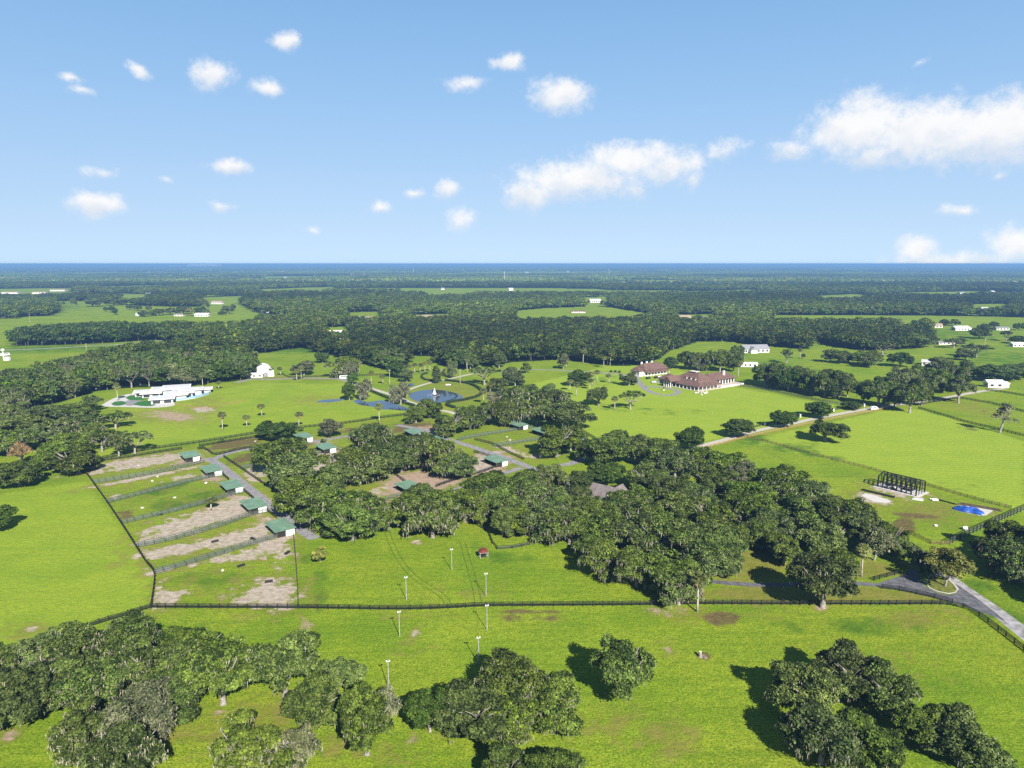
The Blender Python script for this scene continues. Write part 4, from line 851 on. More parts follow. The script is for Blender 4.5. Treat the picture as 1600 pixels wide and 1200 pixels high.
pile('wrapped_panels', 1434, 781, (3.4, 1.8, .6), -35, M['metalroof'], 'pale blue wrapped panels by the steel frame', 'panels', 3)
pile('white_crate', 1460, 782, (2.4, 1.6, .8), -10, M['white'], 'white crate on the grass right of the steel frame', 'crate', 3)
pile('dark_pipe_stack', 1476, 784, (9, .7, .4), -58, M['plastic'], 'dark pipes lying beside the white crate', 'pipes', 3)
pile('lumber_stack', 1530, 793, (12, 1.6, .8), -36, M['timber'], 'dark lumber along the back of the blue tarpaulin pad', 'lumber', 5)
pile('bale_pair', 1508, 828, (1.6, 1.1, 1.0), 20, M['white'], 'two white sacks near the screened fence', 'sacks', 2)
pile('bale_pair', 1462, 822, (.9, .6, .6), 0, M['white'], 'small white sack by the ploughed soil', 'sacks', 2)
sheet('concrete_pad', [(1503, 793), (1513, 788.5), (1553, 797), (1541, 805.5), (1530, 806)], M['concrete'], .05, 'pale concrete pad under the blue tarpaulin', smooth=False)
sheet('gravel_pad', [(1346, 774), (1352, 770.5), (1366, 774), (1392, 783), (1383, 786), (1366, 784)], principled('white_gravel', (.52, .49, .45), .95, .1, noise=(1.5, .12)), .02, 'white gravel pad beside the oaks')
def tarp():
    x, y = gp(1513, 798.5); r = np.random.default_rng(5); n = 26
    u, v = np.meshgrid(np.linspace(-1, 1, n), np.linspace(-1, 1, n))
    z = 1.35 * np.clip(1.15 - (u ** 2 + v ** 2) * .75, 0, 9) * (.9 + .35 * np.sin(u * 7 + v * 3) * np.cos(v * 6 - u)) + .07 + r.random(u.shape) * .08
    z[(np.abs(u) > .97) | (np.abs(v) > .97)] = .07
    V = np.stack([u * 4.6 + np.sin(v * 4) * .4, v * 2.3 + np.sin(u * 5) * .3, z], -1).reshape(-1, 3)
    i = np.arange((n - 1) * n).reshape(n - 1, n)[:, :-1].ravel()
    o = link('tarpaulin', mesh_np('tarpaulin', V, np.stack([i, i + 1, i + n + 1, i + n], -1), M['bluetarp'], smooth=True), None, (x, y, 0), math.radians(-42))
    tag(o, 'bright blue tarpaulin crumpled over a heap on the concrete pad', 'tarpaulin')
tarp()
# ------------------------------------------------------------------ light poles, red roofed feeder, fountain, vehicles, small things
def lamp_poles():
    po = MB().tube([(0, 0, 0), (0, 0, 3), (0, 0, 6.6)], [.10, .09, .07], 8).build('pole', M['greypole'], mesh_only=True)
    arm = MB().beam((-.42, 0, 6.45), (.42, 0, 6.45), .1).build('cross_arm', M['pole'], mesh_only=True)
    hd = MB().poly([(-.16, -.14, -.12), (.16, -.14, -.12), (.16, .14, -.06), (-.16, .14, -.06), (-.13, -.1, .14), (.13, -.1, .14), (.13, .1, .13), (-.13, .1, .13)], [(0,3,2,1),(4,5,6,7),(0,1,5,4),(1,2,6,5),(2,3,7,6),(3,0,4,7)]).build('floodlight', M['pole'], mesh_only=True)
    for px, py, lb in ((706, 891, 'white floodlight pole farthest back in the pole field'), (635, 937.5, 'white floodlight pole left of the two just behind the long fence'), (759.5, 931.5, 'white floodlight pole right of the two just behind the long fence'), (624.5, 995, 'white floodlight pole in front of the fence on the left'), (761, 984.5, 'white floodlight pole in front of the fence on the right'), (607.5, 1077, 'nearest white floodlight pole beside the grey mossy oak'), (748, 1038, 'white floodlight pole half hidden behind the front oak')):
        x, y = gp(px, py); r = empty('floodlight_pole', (x, y, 0), .3, lb, 'light pole', 'floodlight poles in the field')
        link('pole', po, r); a = link('cross_arm', arm, r)
        for s in (-.3, .3): link('floodlight', hd, r, (s, 0, 6.66))
lamp_poles()
def feeder():
    x, y = gp(755.5, 871); r = empty('feeder_shelter', (x, y, 0), math.radians(15), 'tiny feeder shelter with a red roof in the pole field', 'shelter')
    n = 10; V = []
    for k in range(n + 1):
        a = math.pi * k / n; V += [(-1.5 * math.cos(a) * .95, -1.1, 1.9 + .9 * math.sin(a)), (-1.5 * math.cos(a) * .95, 1.1, 1.9 + .9 * math.sin(a))]
    MB().poly(V + [(x_, y_, z_ - .1) for x_, y_, z_ in V], [(2*i, 2*i+2, 2*i+3, 2*i+1) for i in range(n)] + [tuple(range(0, 2*n+2, 2))[::-1], tuple(range(1, 2*n+2, 2))]).build('roof', M['redroof'], r)
    MB().box(-1.5, 1.5, -1.15, 1.15, 1.82, 1.9).build('roof_edge', M['greypole'], r)
    for a in (-1.2, 1.2):
        for b in (-.85, .85): MB().box(a - .07, a + .07, b - .07, b + .07, 0, 1.85).build('leg', M['greypole'], r)
    MB().box(-.8, .8, -.4, .4, .5, .9).build('trough', M['plastic'], r)
feeder()
def fountain():
    x, y = gp(679, 617.5); r = empty('fountain', (x, y, 0), 0, 'white fountain jet in the middle of the pond', 'fountain')
    rr = np.random.default_rng(4); m = MB(); n = 90
    for k in range(n):
        a = rr.random() * 6.283; rad = rr.random() ** 1.5 * 2.4; top = max(.8, 5.2 * (1 - rad / 2.7)) * rr.uniform(.7, 1.05)
        dx, dy = math.cos(a) * rad, math.sin(a) * rad
        m.tube([(dx * .1, dy * .1, .02), (dx * .35, dy * .35, top * .75), (dx * .6, dy * .6, top), (dx * .9, dy * .9, top * .6)], [.10, .12, .10, .03], 4)
    m.build('water_jet', M['spray'], r); MB().tube([(0, 0, 0), (0, 0, .35)], [.7, .5], 10).build('nozzle_float', M['plastic'], r)
    m = MB()
    for k in range(40):
        a = rr.random() * 6.283; rad = 2 + rr.random() * 3; m.box(math.cos(a)*rad - .12, math.cos(a)*rad + .12, math.sin(a)*rad - .12, math.sin(a)*rad + .12, .02, .08)
    m.build('splash', M['spray'], r)
fountain()
def vehicle(px, py, rz, paint, label, van=False, z=.03, group=None, trailer=False):
    x, y = gp(px, py); r = empty('van' if van else ('horse_trailer' if trailer else 'parked_car'), (x, y, z), math.radians(rz), label, 'van' if van else ('trailer' if trailer else 'car'), group)
    L, W, Hh = (5.6, 2.0, 2.3) if van else ((8.0, 2.3, 2.7) if trailer else (4.7, 1.85, 1.55))
    prof = [(-L/2, .35), (L/2, .35), (L/2, 1.0 if not van else 1.2), (L/2 - .9, 1.1 if not van else 1.35), (L/2 - 1.6, Hh), (-L/2 + .5, Hh), (-L/2, 1.1)] if not trailer else [(-L/2, .45), (L/2, .45), (L/2, 2.2), (L/2 - .6, Hh), (-L/2 + .1, Hh), (-L/2, 2.4)]
    n = len(prof); cab = [W/2 if z_ < 1.2 else W/2 - .18 for _, z_ in prof]
    MB().poly([(a, -c, b) for (a, b), c in zip(prof, cab)] + [(a, c, b) for (a, b), c in zip(prof, cab)], [tuple(range(n)), tuple(range(n, 2*n))[::-1]] + [(i, n + i, n + (i+1) % n, (i+1) % n) for i in range(n)]).build('body', M[paint], r)
    for s in (-1, 1): MB().box(-L/2 + .8, L/2 - 1.7, s * (W/2 - .16) - .06, s * (W/2 - .16) + .06, Hh * .64, Hh * .88).build('side_window', M['glass'], r)
    if not trailer: MB().poly([(L/2 - .92, -W/2 + .25, Hh * .66), (L/2 - .92, W/2 - .25, Hh * .66), (L/2 - 1.52, W/2 - .3, Hh * .93), (L/2 - 1.52, -W/2 + .3, Hh * .93)], [(0, 1, 2, 3)]).build('windscreen', M['glass'], r)
    for a in (-L/2 + .9, L/2 - .9):
        for s in (-1, 1): MB().tube([(a, s * (W/2 - .12) - .11, .34), (a, s * (W/2 - .12) + .11, .34)], [.34, .34], 12).build('wheel', M['tyre'], r)
vehicle(1365.5, 640.5, 16, 'whitecar', 'white van driving on the gravel road', van=True)
vehicle(955, 581.5, 80, 'blackcar', 'leftmost black car parked on the drive left of the guest house', group='cars by the guest house'); vehicle(961.5, 581.5, 82, 'blackcar', 'middle black car parked on the drive left of the guest house', group='cars by the guest house'); vehicle(968, 582, 78, 'blackcar', 'rightmost black car parked on the drive left of the guest house', group='cars by the guest house')
vehicle(1013, 592, 40, 'blackcar', 'black car in front of the guest house porch'); vehicle(1026, 591, 34, 'blackcar', 'black car between the guest house and the mansion'); vehicle(1031, 590.5, 30, 'whitecar', 'white car between the guest house and the mansion'); vehicle(1022, 598.5, 10, 'silver', 'grey car on the mansion forecourt')
vehicle(539, 592, -4, 'whitecar', 'long white horse trailer behind the mossy meadow oak', trailer=True)
vehicle(8, 556, 60, 'whitecar', 'white trailer beside the pale tower at the left edge', trailer=True)
def things_small():
    rr = random.Random(9)
    rock = lambda: None
    def boulder(px, py, s, label, group=None, z=0):
        x, y = gp(px, py); V = []
        r8 = random.Random(int(px * 7 + py)); n = 7
        for zz, k in ((0, .9), (.45, 1), (.8, .6)):
            for i in range(n): a = 6.283 * i / n; q = s * k * r8.uniform(.7, 1.1); V.append((math.cos(a) * q * 1.2, math.sin(a) * q, zz * s))
        f = [tuple(range(n))[::-1], tuple(range(2*n, 3*n))] + [(l*n + i, l*n + (i+1) % n, (l+1)*n + (i+1) % n, (l+1)*n + i) for l in (0, 1) for i in range(n)]
        tag(MB().poly(V, f).build('boulder', M['stone'], None, loc=(x, y, z), rz=r8.uniform(0, 3)), label, 'boulder', group)
    for k in range(14): boulder(1085 + rr.uniform(0, 22), 613 + rr.uniform(0, 4.5), rr.uniform(.5, 1.2), 'pale boulder in the rockery at the mansion lawn corner', 'rockery boulders by the mansion')
    for k, (px, py) in enumerate([(238, 752), (246, 745), (217, 728), (222, 794), (273, 778), (322, 755), (348, 892), (399, 690), (274, 796), (792, 683), (797, 688)]): boulder(px, py, .55, 'small white block lying in a paddock', 'small white blocks scattered in the paddocks')
    for k, (px, py, a, lb) in enumerate([(336, 847, 40, 'left black trough on the long sandy strip'), (395, 843, -35, 'right black trough on the long sandy strip'), (377, 885, 50, 'black trough in the nearest green paddock'), (249, 815 - 10, 0, 'small dark trough in the middle green paddock'), (420, 910, 20, 'dark trough at the top of the white sand'), (449, 865, 70, 'dark trough beside the netting fence')]):
        x, y = gp(px, py); r = empty('water_trough', (x, y, 0), math.radians(a), lb, 'trough', 'black paddock troughs')
        MB().box(-1.1, 1.1, -.35, -.28, .1, .6).box(-1.1, 1.1, .28, .35, .1, .6).box(-1.1, -1.02, -.28, .28, .1, .6).box(1.02, 1.1, -.28, .28, .1, .6).box(-1.02, 1.02, -.28, .28, .1, .2).build('tub', M['plastic'], r)
        for s in (-.9, .9): MB().box(s - .1, s + .1, -.3, .3, 0, .1).build('foot', M['plastic'], r)
    x, y = gp(1094, 1026.5); r = empty('cut_stump', (x, y, 0), 0, 'pale cut tree stump alone in the front pasture', 'stump')
    MB().tube([(0, 0, 0), (.05, 0, .3), (0, .05, 1.3)], [.55, .4, .34], 9).build('bark', M['bark'], r); MB().tube([(0, .05, 1.3), (0, .05, 1.33)], [.31, .31], 9).build('cut_face', M['white'], r)
    for px, a, lb in ((698.5, 10, 'left white bench on the lawn behind the pond'), (702, -5, 'right white bench on the lawn behind the pond')):
        x, y = gp(px, 602.5); r = empty('garden_bench', (x, y, 0), math.radians(a), lb, 'bench', 'white garden benches')
        MB().box(-.9, .9, -.25, .25, .42, .5).build('seat', M['white'], r); MB().box(-.9, .9, .22, .3, .5, 1.1).build('backrest', M['white'], r)
        for s in (-.8, .8): MB().box(s - .05, s + .05, -.22, .28, 0, .42).build('leg', M['white'], r)
    # pale tower at the left edge
    x, y = gp(6, 563); r = empty('tank_tower', (x, y, 0), 0, 'pale water tank tower at the left edge field', 'tower')
    MB().tube([(0, 0, 0), (0, 0, 9)], [.5, .4], 8).build('stem', M['white'], r); MB().tube([(0, 0, 8.6), (0, 0, 9.3), (0, 0, 10.6), (0, 0, 11)], [.6, 1.5, 1.5, .5], 10).build('tank', M['white'], r)
    MB().box(1.5, 5.5, -1.5, 1.5, 0, 3.2).build('pump_house', M['white'], r)
    # masts on the far plain
    for px, py, hgt, lb in ((646, 428, 57, 'thin radio mast on the far plain left of centre'), (788, 440, 52, 'lattice mast on the far plain near the centre'), (951.5, 432, 55, 'radio mast on the far plain right of centre')):
        x, y = gp(px, py); r = empty('radio_mast', (x, y, 0), 0, lb, 'mast', 'far radio masts')
        MB().tube([(0, 0, 0), (0, 0, hgt)], [1.6, .8], 5).build('shaft', M['pole'], r); MB().box(-1.8, 1.8, -1.8, 1.8, hgt * .8, hgt * .84).build('antenna', M['white'], r)
    # power poles
    for px, py, hgt, lb in ((47, 504, 13, 'pale utility pole in the upper left field'), (609, 600, 11, 'tall pale utility pole behind the flood water'), (719, 599, 11, 'tall pale pole on the lawn behind the pond'), (1538, 545, 12, 'utility pole in the far right fields'), (135, 547, 7, 'short pale pole in the lower left field')):
        x, y = gp(px, py); r = empty('utility_pole', (x, y, 0), .4, lb, 'utility pole')
        MB().tube([(0, 0, 0), (0, 0, hgt)], [.2, .14], 6).build('shaft', M['palmbark'], r); MB().box(-1.1, 1.1, -.07, .07, hgt - .7, hgt - .5).build('cross_arm', M['palmbark'], r)
    for px, py, lb in ((1172, 667, 'leftmost pale gate post by the gravel road'), (1195, 665.5, 'second pale gate post by the gravel road'), (1250, 652, 'third pale gate post by the gravel road'), (1302, 643, 'fourth pale gate post by the gravel road'), (1350, 635.5, 'rightmost pale gate post by the gravel road')):
        x, y = gp(px, py); r = empty('gate_post', (x, y, 0), .3, lb, 'post', 'pale gate posts by the gravel road')
        MB().box(-.35, .35, -.35, .35, 0, 1.7).build('pier', M['cream'], r); MB().box(-.45, .45, -.45, .45, 1.7, 1.85).build('cap', M['white'], r)
    x, y = gp(1037, 610); r = empty('statue', (x, y, 0), 0, 'small dark statue in the mansion loop', 'statue')
    MB().box(-.6, .6, -.6, .6, 0, 1.0).build('plinth', M['stone'], r); MB().tube([(0, 0, 1), (.1, 0, 1.6), (0, .1, 2.3), (.05, 0, 2.7)], [.35, .4, .3, .15], 8).build('figure', M['dark'], r)
things_small()

# ------------------------------------------------------------------ trees: prototypes
def limb_tree(mb, r, R, Ht, n_limb, trunk_r, fork, lean=.0):
    """tapered trunk with spreading, bending limbs; returns the limb tips"""
    tips = []
    base = Vector((0, 0, 0)); top = Vector((r.normal(0, .2) + lean, r.normal(0, .2), fork))
    mb.tube([base - Vector((0, 0, .2)), Vector((0, 0, .35)), top * .55 + Vector((0, 0, .1)), top], [trunk_r * 1.7, trunk_r * 1.15, trunk_r, trunk_r * .9], 9)
    for k in range(n_limb):
        a = 6.283 * (k + r.uniform(-.3, .3)) / n_limb; reach = R * r.uniform(.55, .85); hz = Ht * r.uniform(.52, .88)
        p1 = top + Vector((math.cos(a) * reach * .35, math.sin(a) * reach * .35, (hz - fork) * .45))
        a2 = a + r.uniform(-.35, .35); p2 = top + Vector((math.cos(a2) * reach * .72, math.sin(a2) * reach * .72, (hz - fork) * .72))
        p3 = top + Vector((math.cos(a2) * reach, math.sin(a2) * reach, hz - fork))
        q = trunk_r * r.uniform(.42, .6); mb.tube([top - Vector((0, 0, .25)), p1, p2, p3], [q, q * .8, q * .5, q * .2], 6); tips += [p2, p3]
        for s in (-1, 1):
            a3 = a2 + s * r.uniform(.4, .9); e = p1 + Vector((math.cos(a3) * reach * .5, math.sin(a3) * reach * .5, (hz - fork) * r.uniform(.3, .55)))
            mb.tube([p1, (p1 + e) / 2 + Vector((0, 0, .3)), e], [q * .55, q * .4, q * .14], 5); tips.append(e)
    return tips
def crown_np(seed, R, zc, hz, n_clump, per, c0, c1, s0, s1, low=-.25, lobes=.28, skew=.6, inner=.5, nl=24):
    """leaf sprays in clumps that sit on a dozen billowing lobes, the lobes spread through an uneven dome"""
    r = np.random.default_rng(seed); ph = r.random(6) * 6.283
    L, LR = [], []; tries = 0
    while len(L) < nl and tries < 900:
        tries += 1
        u = r.normal(0, 1, 3); u /= np.linalg.norm(u)
        if u[2] < low: continue
        a = math.atan2(u[1], u[0]); lob = 1 + lobes * (.6 * math.sin(2 * a + ph[0]) + .5 * math.sin(3 * a + ph[1]))
        rl = R * r.uniform(.19, .37); rr = (.3 + .7 * r.random() ** .5) * lob
        c = np.array([u[0] * max(R - rl * .45, .3) * rr * 1.05, u[1] * max(R - rl * .45, .3) * rr * 1.05, zc + u[2] * max(hz - rl * .5, .2) * rr])
        if any(np.linalg.norm(c - q) < (rl + w) * .48 for q, w in zip(L, LR)): continue
        L.append(c); LR.append(rl)
    L, LR = np.array(L), np.array(LR)
    cs, rad_c = [], []; tries = 0; flat = np.array([1, 1, .78])
    while len(cs) < n_clump and tries < n_clump * 50:
        tries += 1
        k = r.choice(len(L), p=LR ** 2 / (LR ** 2).sum()); u = r.normal(0, 1, 3); u[2] += .25; u[:2] += L[k][:2] / R * .6; u /= np.linalg.norm(u)
        if u[2] < -.55: continue
        rc = c0 + (c1 - c0) * r.random(); c = L[k] + u * flat * max(LR[k] - rc * .5, .2) * r.uniform(.85, 1.22)
        if (np.linalg.norm((c - L) / flat, axis=1) < LR * .5).any(): continue
        if any(np.linalg.norm(c - q) < (rc + w) * skew * .62 for q, w in zip(cs, rad_c)): continue
        cs.append(c); rad_c.append(rc)
    C, Nn, T = [], [], []
    for c, rc in zip(cs, rad_c):
        n = int(per * (rc / ((c0 + c1) / 2)) ** 2)
        u = r.normal(0, 1, (n, 3)); u[:, 2] = np.where(u[:, 2] < -.3, -u[:, 2] * .6, u[:, 2]); u /= np.linalg.norm(u, axis=1)[:, None]
        rad = rc * (.5 + .5 * r.random(n) ** .4) * (1 + .3 * np.sin(u[:, 0] * 5 + seed) * np.cos(u[:, 1] * 6 + u[:, 2] * 4))
        C.append(c + u * rad[:, None] * np.array([1.08, 1.08, .8])); Nn.append(u + np.array([0, 0, .35])); T.append(np.full(n, r.normal(.02, .2)))
    C = np.concatenate(C); Nn = np.concatenate(Nn); T = np.concatenate(T)
    q = np.percentile(np.linalg.norm(C[:, :2], axis=1), 96); kx = R / q                     # the crown fills its stated width and height
    zt = np.percentile(C[:, 2], 99.7); kz = (hz * 1.0) / max(zt - zc, .1)
    C = np.stack([C[:, 0] * kx, C[:, 1] * kx, zc + (C[:, 2] - zc) * np.where(C[:, 2] > zc, kz, 1)], -1)
    cs = [np.array([c[0] * kx, c[1] * kx, zc + (c[2] - zc) * (kz if c[2] > zc else 1)]) for c in cs]
    C[:, 2] = np.maximum(C[:, 2], .5)
    V, Q, t = leaf_quads(C, Nn, s0, s1, r)
    return V, Q, np.clip(.06 + .66 * t ** 1.5 + T, 0, 1), cs, rad_c, r
def moss_np(cs, rc, r, n, R, l0=.5, l1=2.0, w0=.10, w1=.26):
    """strands of hanging moss in tufts under and outside the clumps"""
    nt_ = max(n // 5, 4); i = r.integers(0, len(cs), nt_); c = np.array(cs)[i]; q = np.array(rc)[i][:, None]
    u = r.normal(0, 1, (nt_, 3)); u[:, 2] = u[:, 2] * .6 - .25; out = c / (np.linalg.norm(c[:, :2], axis=1)[:, None] + 1e-6); u[:, :2] += out[:, :2] * .9
    u /= np.linalg.norm(u, axis=1)[:, None]
    p = np.repeat(c + u * q * np.array([1.22, 1.22, .9]), 5, 0); n = len(p); p = p + r.normal(0, .22, (n, 3)) * np.array([1, 1, .6])
    L = np.repeat(l0 + (l1 - l0) * r.random(nt_) ** 2, 5) * r.uniform(.4, 1.1, n); w = (w0 + (w1 - w0) * r.random(n)) * .62
    L = np.minimum(L, np.maximum(p[:, 2] - .4, .2))
    a = r.random(n) * 6.283; d = np.stack([np.cos(a), np.sin(a), r.normal(0, .25, n)], -1) * w[:, None]; dn = np.stack([r.normal(0, .14, n), r.normal(0, .14, n), -np.ones(n)], -1) * L[:, None]
    V = np.stack([p - d, p + d, p + d * .8 + dn * .5, p + dn, p - d * .8 + dn * .5], 1).reshape(-1, 3)
    return V, np.arange(5 * n).reshape(n, 5), r.random(n)
PROTO = {}
def proto(key, seed, R, Ht, n_clump, per, moss, leaf='oak', c0=1.3, c1=2.3, s0=.26, s1=.52, fork=2.6, trunk_r=.55, limbs=6, zc=.50, hz=.48, low=-.75, lobes=.28, inner=.5, bark='bark', skew=.6, mossw=1.0, lean=0, nl=24):
    r0 = np.random.default_rng(seed + 500)
    mb = MB(); limb_tree(mb, r0, R, Ht, limbs, trunk_r, fork, lean)
    tr = mb.build('trunk', M[bark], mesh_only=True, smooth=True)
    V, Q, t, cs, rc, r = crown_np(seed, R, Ht * zc, Ht * hz, n_clump, per, c0, c1, s0, s1, low, lobes, skew, inner, nl)
    cr = mesh_np('crown', V, Q, M[leaf], attrs={'tint': ('FACE', 'FLOAT', t)})
    mo = None
    if moss:
        V, Q, t = moss_np(cs, rc, r, moss, R, w0=.10 * mossw, w1=.26 * mossw)
        mo = mesh_np('spanish_moss', V, Q, M['moss'], attrs={'tint': ('FACE', 'FLOAT', t)})
    ext = np.array([v for v in (np.array(cs) + np.array(rc)[:, None])])
    PROTO[key] = dict(trunk=tr, crown=cr, moss=mo, R=R, H=Ht)
for k in range(5): proto('oak%d' % k, 10 + k, 8.0, 12.5, 360, 88, 500, lobes=.26 + .06 * k, limbs=6 + k % 3, c0=.75, c1=1.6, s0=.17, s1=.38, skew=.62, inner=.55, mossw=.6)
for k in range(3): proto('lift%d' % k, 20 + k, 8.0, 12.5, 300, 88, 500, lobes=.3, limbs=7, c0=.75, c1=1.6, s0=.17, s1=.38, skew=.62, inner=.55, mossw=.6, zc=.56, hz=.42, low=-.45, fork=3.2, trunk_r=.6)
for k in range(3): proto('mossy%d' % k, 30 + k, 8.0, 12.0, 310, 74, 2600, lobes=.36, c0=.75, c1=1.6, s0=.17, s1=.38, skew=.62, inner=.55, mossw=.6)
for k in range(2): proto('grey%d' % k, 40 + k, 7.5, 11.5, 230, 62, 2600, 'brownleaf', lobes=.38, inner=.4, mossw=.7, c0=.7, c1=1.5, s0=.17, s1=.36)
for k in range(2): proto('open%d' % k, 50 + k, 8.0, 11.5, 85, 95, 420, c0=.7, c1=1.5, s0=.17, s1=.38, mossw=.6, lobes=.5, inner=.62, zc=.68, hz=.30, low=-.1, fork=3.2, limbs=7, trunk_r=.5)
for k in range(2): proto('young%d' % k, 60 + k, 6.0, 9.5, 260, 80, 0, 'young', nl=44, c0=.6, c1=1.1, s0=.16, s1=.34, zc=.54, hz=.46, low=-.75, lobes=.12, fork=1.6, trunk_r=.35)
proto('autumn', 70, 6.0, 10.5, 60, 105, 0, 'autumn', c0=1.0, c1=1.7, s0=.22, s1=.40, zc=.56, hz=.44, lobes=.2, low=-.55, fork=2.0, trunk_r=.3)
proto('turning', 71, 6.0, 10, 75, 110, 120, 'brownleaf', c0=1.0, c1=1.7, s0=.22, s1=.42, zc=.54, hz=.45, lobes=.15, low=-.7, fork=1.8, trunk_r=.4)
proto('orange', 72, 5.0, 8, 40, 80, 0, 'orange', c0=.9, c1=1.6, s0=.22, s1=.4, zc=.6, hz=.4, fork=2)
proto('snag', 73, 5.0, 15, 11, 70, 500, 'brownleaf', c0=1.0, c1=1.6, lobes=.6, inner=.3, zc=.6, hz=.38, fork=6, trunk_r=.4, limbs=4, lean=1)
proto('bush', 74, 2.5, 3.0, 26, 70, 0, 'young', c0=.6, c1=1.0, s0=.16, s1=.3, zc=.42, hz=.5, low=-.6, lobes=.2, fork=.4, trunk_r=.12, limbs=5)
proto('palmetto', 75, 2.5, 4.5, 30, 40, 0, 'autumn', c0=.6, c1=1.0, s0=.2, s1=.5, zc=.5, hz=.5, low=-.6, lobes=.4, fork=.4, trunk_r=.12, limbs=6)
for k in range(4): proto('wood%d' % k, 80 + k, 6.5, 13, 130, 44, 90 if k % 2 else 0, 'wood', bark='darkbark', c0=1.0, c1=1.9, s0=.32, s1=.66, zc=.53, hz=.47, low=-.85, lobes=.22, mossw=.8, fork=3.5, trunk_r=.3, limbs=4)
def palm_proto(key, seed, Ht, n=46, R=2.0, dead=8):
    r = np.random.default_rng(seed); mb = MB()
    lean = r.normal(0, .25, 2)
    mb.tube([(0, 0, -.2), (lean[0] * .2, lean[1] * .2, Ht * .3), (lean[0] * .7, lean[1] * .7, Ht * .7), (lean[0], lean[1], Ht - .25)], [.25, .18, .16, .16], 8)
    tr = mb.build('trunk', M['palmbark'], mesh_only=True, smooth=True)
    def fronds(n, e0, e1, R):
        V, Fq, T = [], [], []
        for k in range(n):
            a = r.random() * 6.283; e = r.uniform(e0, e1); d = np.array([math.cos(a) * math.cos(e), math.sin(a) * math.cos(e), math.sin(e)])
            o = np.array([lean[0], lean[1], Ht]); st = o + d * R * .45; side = np.array([-math.sin(a), math.cos(a), 0]); up = np.cross(d, side)
            tn = r.random()
            for j in range(9):                      # fan of blades
                b = (j - 4) / 4 * 1.25; v = d * math.cos(b) + side * math.sin(b); L = R * r.uniform(.5, .75)
                t1 = st + v * L * .6; t2 = st + v * L + np.array([0, 0, -L * .38]); w = np.cross(v, up); w = w / (np.linalg.norm(w) + 1e-6) * .17
                i = len(V); V += [st, t1 + w, t2, t1 - w]; Fq.append((i, i + 1, i + 2, i + 3)); T.append(np.clip(tn * .7 + r.random() * .3, 0, 1))
            i = len(V); w = side * .04; V += [o - w, o + w, st + w, st - w]; Fq.append((i, i + 1, i + 2, i + 3)); T.append(.8)
        return np.array(V), np.array(Fq), np.array(T)
    V, Q, t = fronds(n, -.55, 1.35, R); cr = mesh_np('fronds', V, Q, M['palm'], attrs={'tint': ('FACE', 'FLOAT', t)})
    V, Q, t = fronds(dead, -1.3, -.5, R * .85); dd = mesh_np('dry_fronds', V, Q, M['palmdead'], attrs={'tint': ('FACE', 'FLOAT', t)})
    PROTO[key] = dict(trunk=tr, crown=cr, moss=dd, R=R, H=Ht, palm=True)
for k in range(3): palm_proto('palm%d' % k, 90 + k, 8.0)
palm_proto('palmdry', 95, 8.0, 34, 2.0, 20)

def plant(name, key, X, Y, W, Ht, label, cat, group=None, rz=None, seed=0):
    p = PROTO[key]; r = random.Random(seed * 977 + int(X * 13) + int(Y * 7))
    o = empty(name, (X, Y, 0), r.uniform(0, 6.283) if rz is None else rz, label, cat, group)
    sx = W / (2 * p['R']); sz = Ht / p['H']
    if p.get('palm'): sx = sz = Ht / p['H']; sx *= W if W else 1
    o.scale = (sx * r.uniform(.94, 1.06), sx * r.uniform(.94, 1.06), sz)
    link('trunk', p['trunk'], o); link('fronds' if p.get('palm') else 'crown', p['crown'], o)
    if p['moss']:
        q = link('dry_fronds' if p.get('palm') else 'spanish_moss', p['moss'], o)
        if not p.get('palm'): q['kind'] = 'stuff'
    return o
ORD = ['first', 'second', 'third', 'fourth', 'fifth', 'sixth', 'seventh', 'eighth', 'ninth', 'tenth', 'eleventh', 'twelfth', 'thirteenth', 'fourteenth', 'fifteenth', 'sixteenth', 'seventeenth', 'eighteenth', 'nineteenth', 'twentieth']
for t in ('twenty', 'thirty', 'forty', 'fifty', 'sixty'):
    ORD += [t + '-' + ORD[i] for i in range(9)] + [{'twenty': 'thirtieth', 'thirty': 'fortieth', 'forty': 'fiftieth', 'fifty': 'sixtieth', 'sixty': 'seventieth'}[t]]
KIND_WORDS = {'l': 'high crowned live oak', 'o': 'dark green live oak', 'm': 'moss hung live oak', 'g': 'pale grey mossy oak', 'p': 'open crowned live oak', 'y': 'round dark green tree', 'a': 'yellow turning tree', 't': 'brownish turning tree', 'r': 'orange leaved tree', 's': 'half dead bare tree', 'b': 'small green bush'}
KIND_PROTO = {'l': ['lift0', 'lift1', 'lift2'], 'o': ['oak%d' % k for k in range(5)], 'm': ['mossy0', 'mossy1', 'mossy2'], 'g': ['grey0', 'grey1'], 'p': ['open0', 'open1'], 'y': ['young0', 'young1'], 'a': ['autumn'], 't': ['turning'], 'r': ['orange'], 's': ['snag'], 'b': ['bush']}
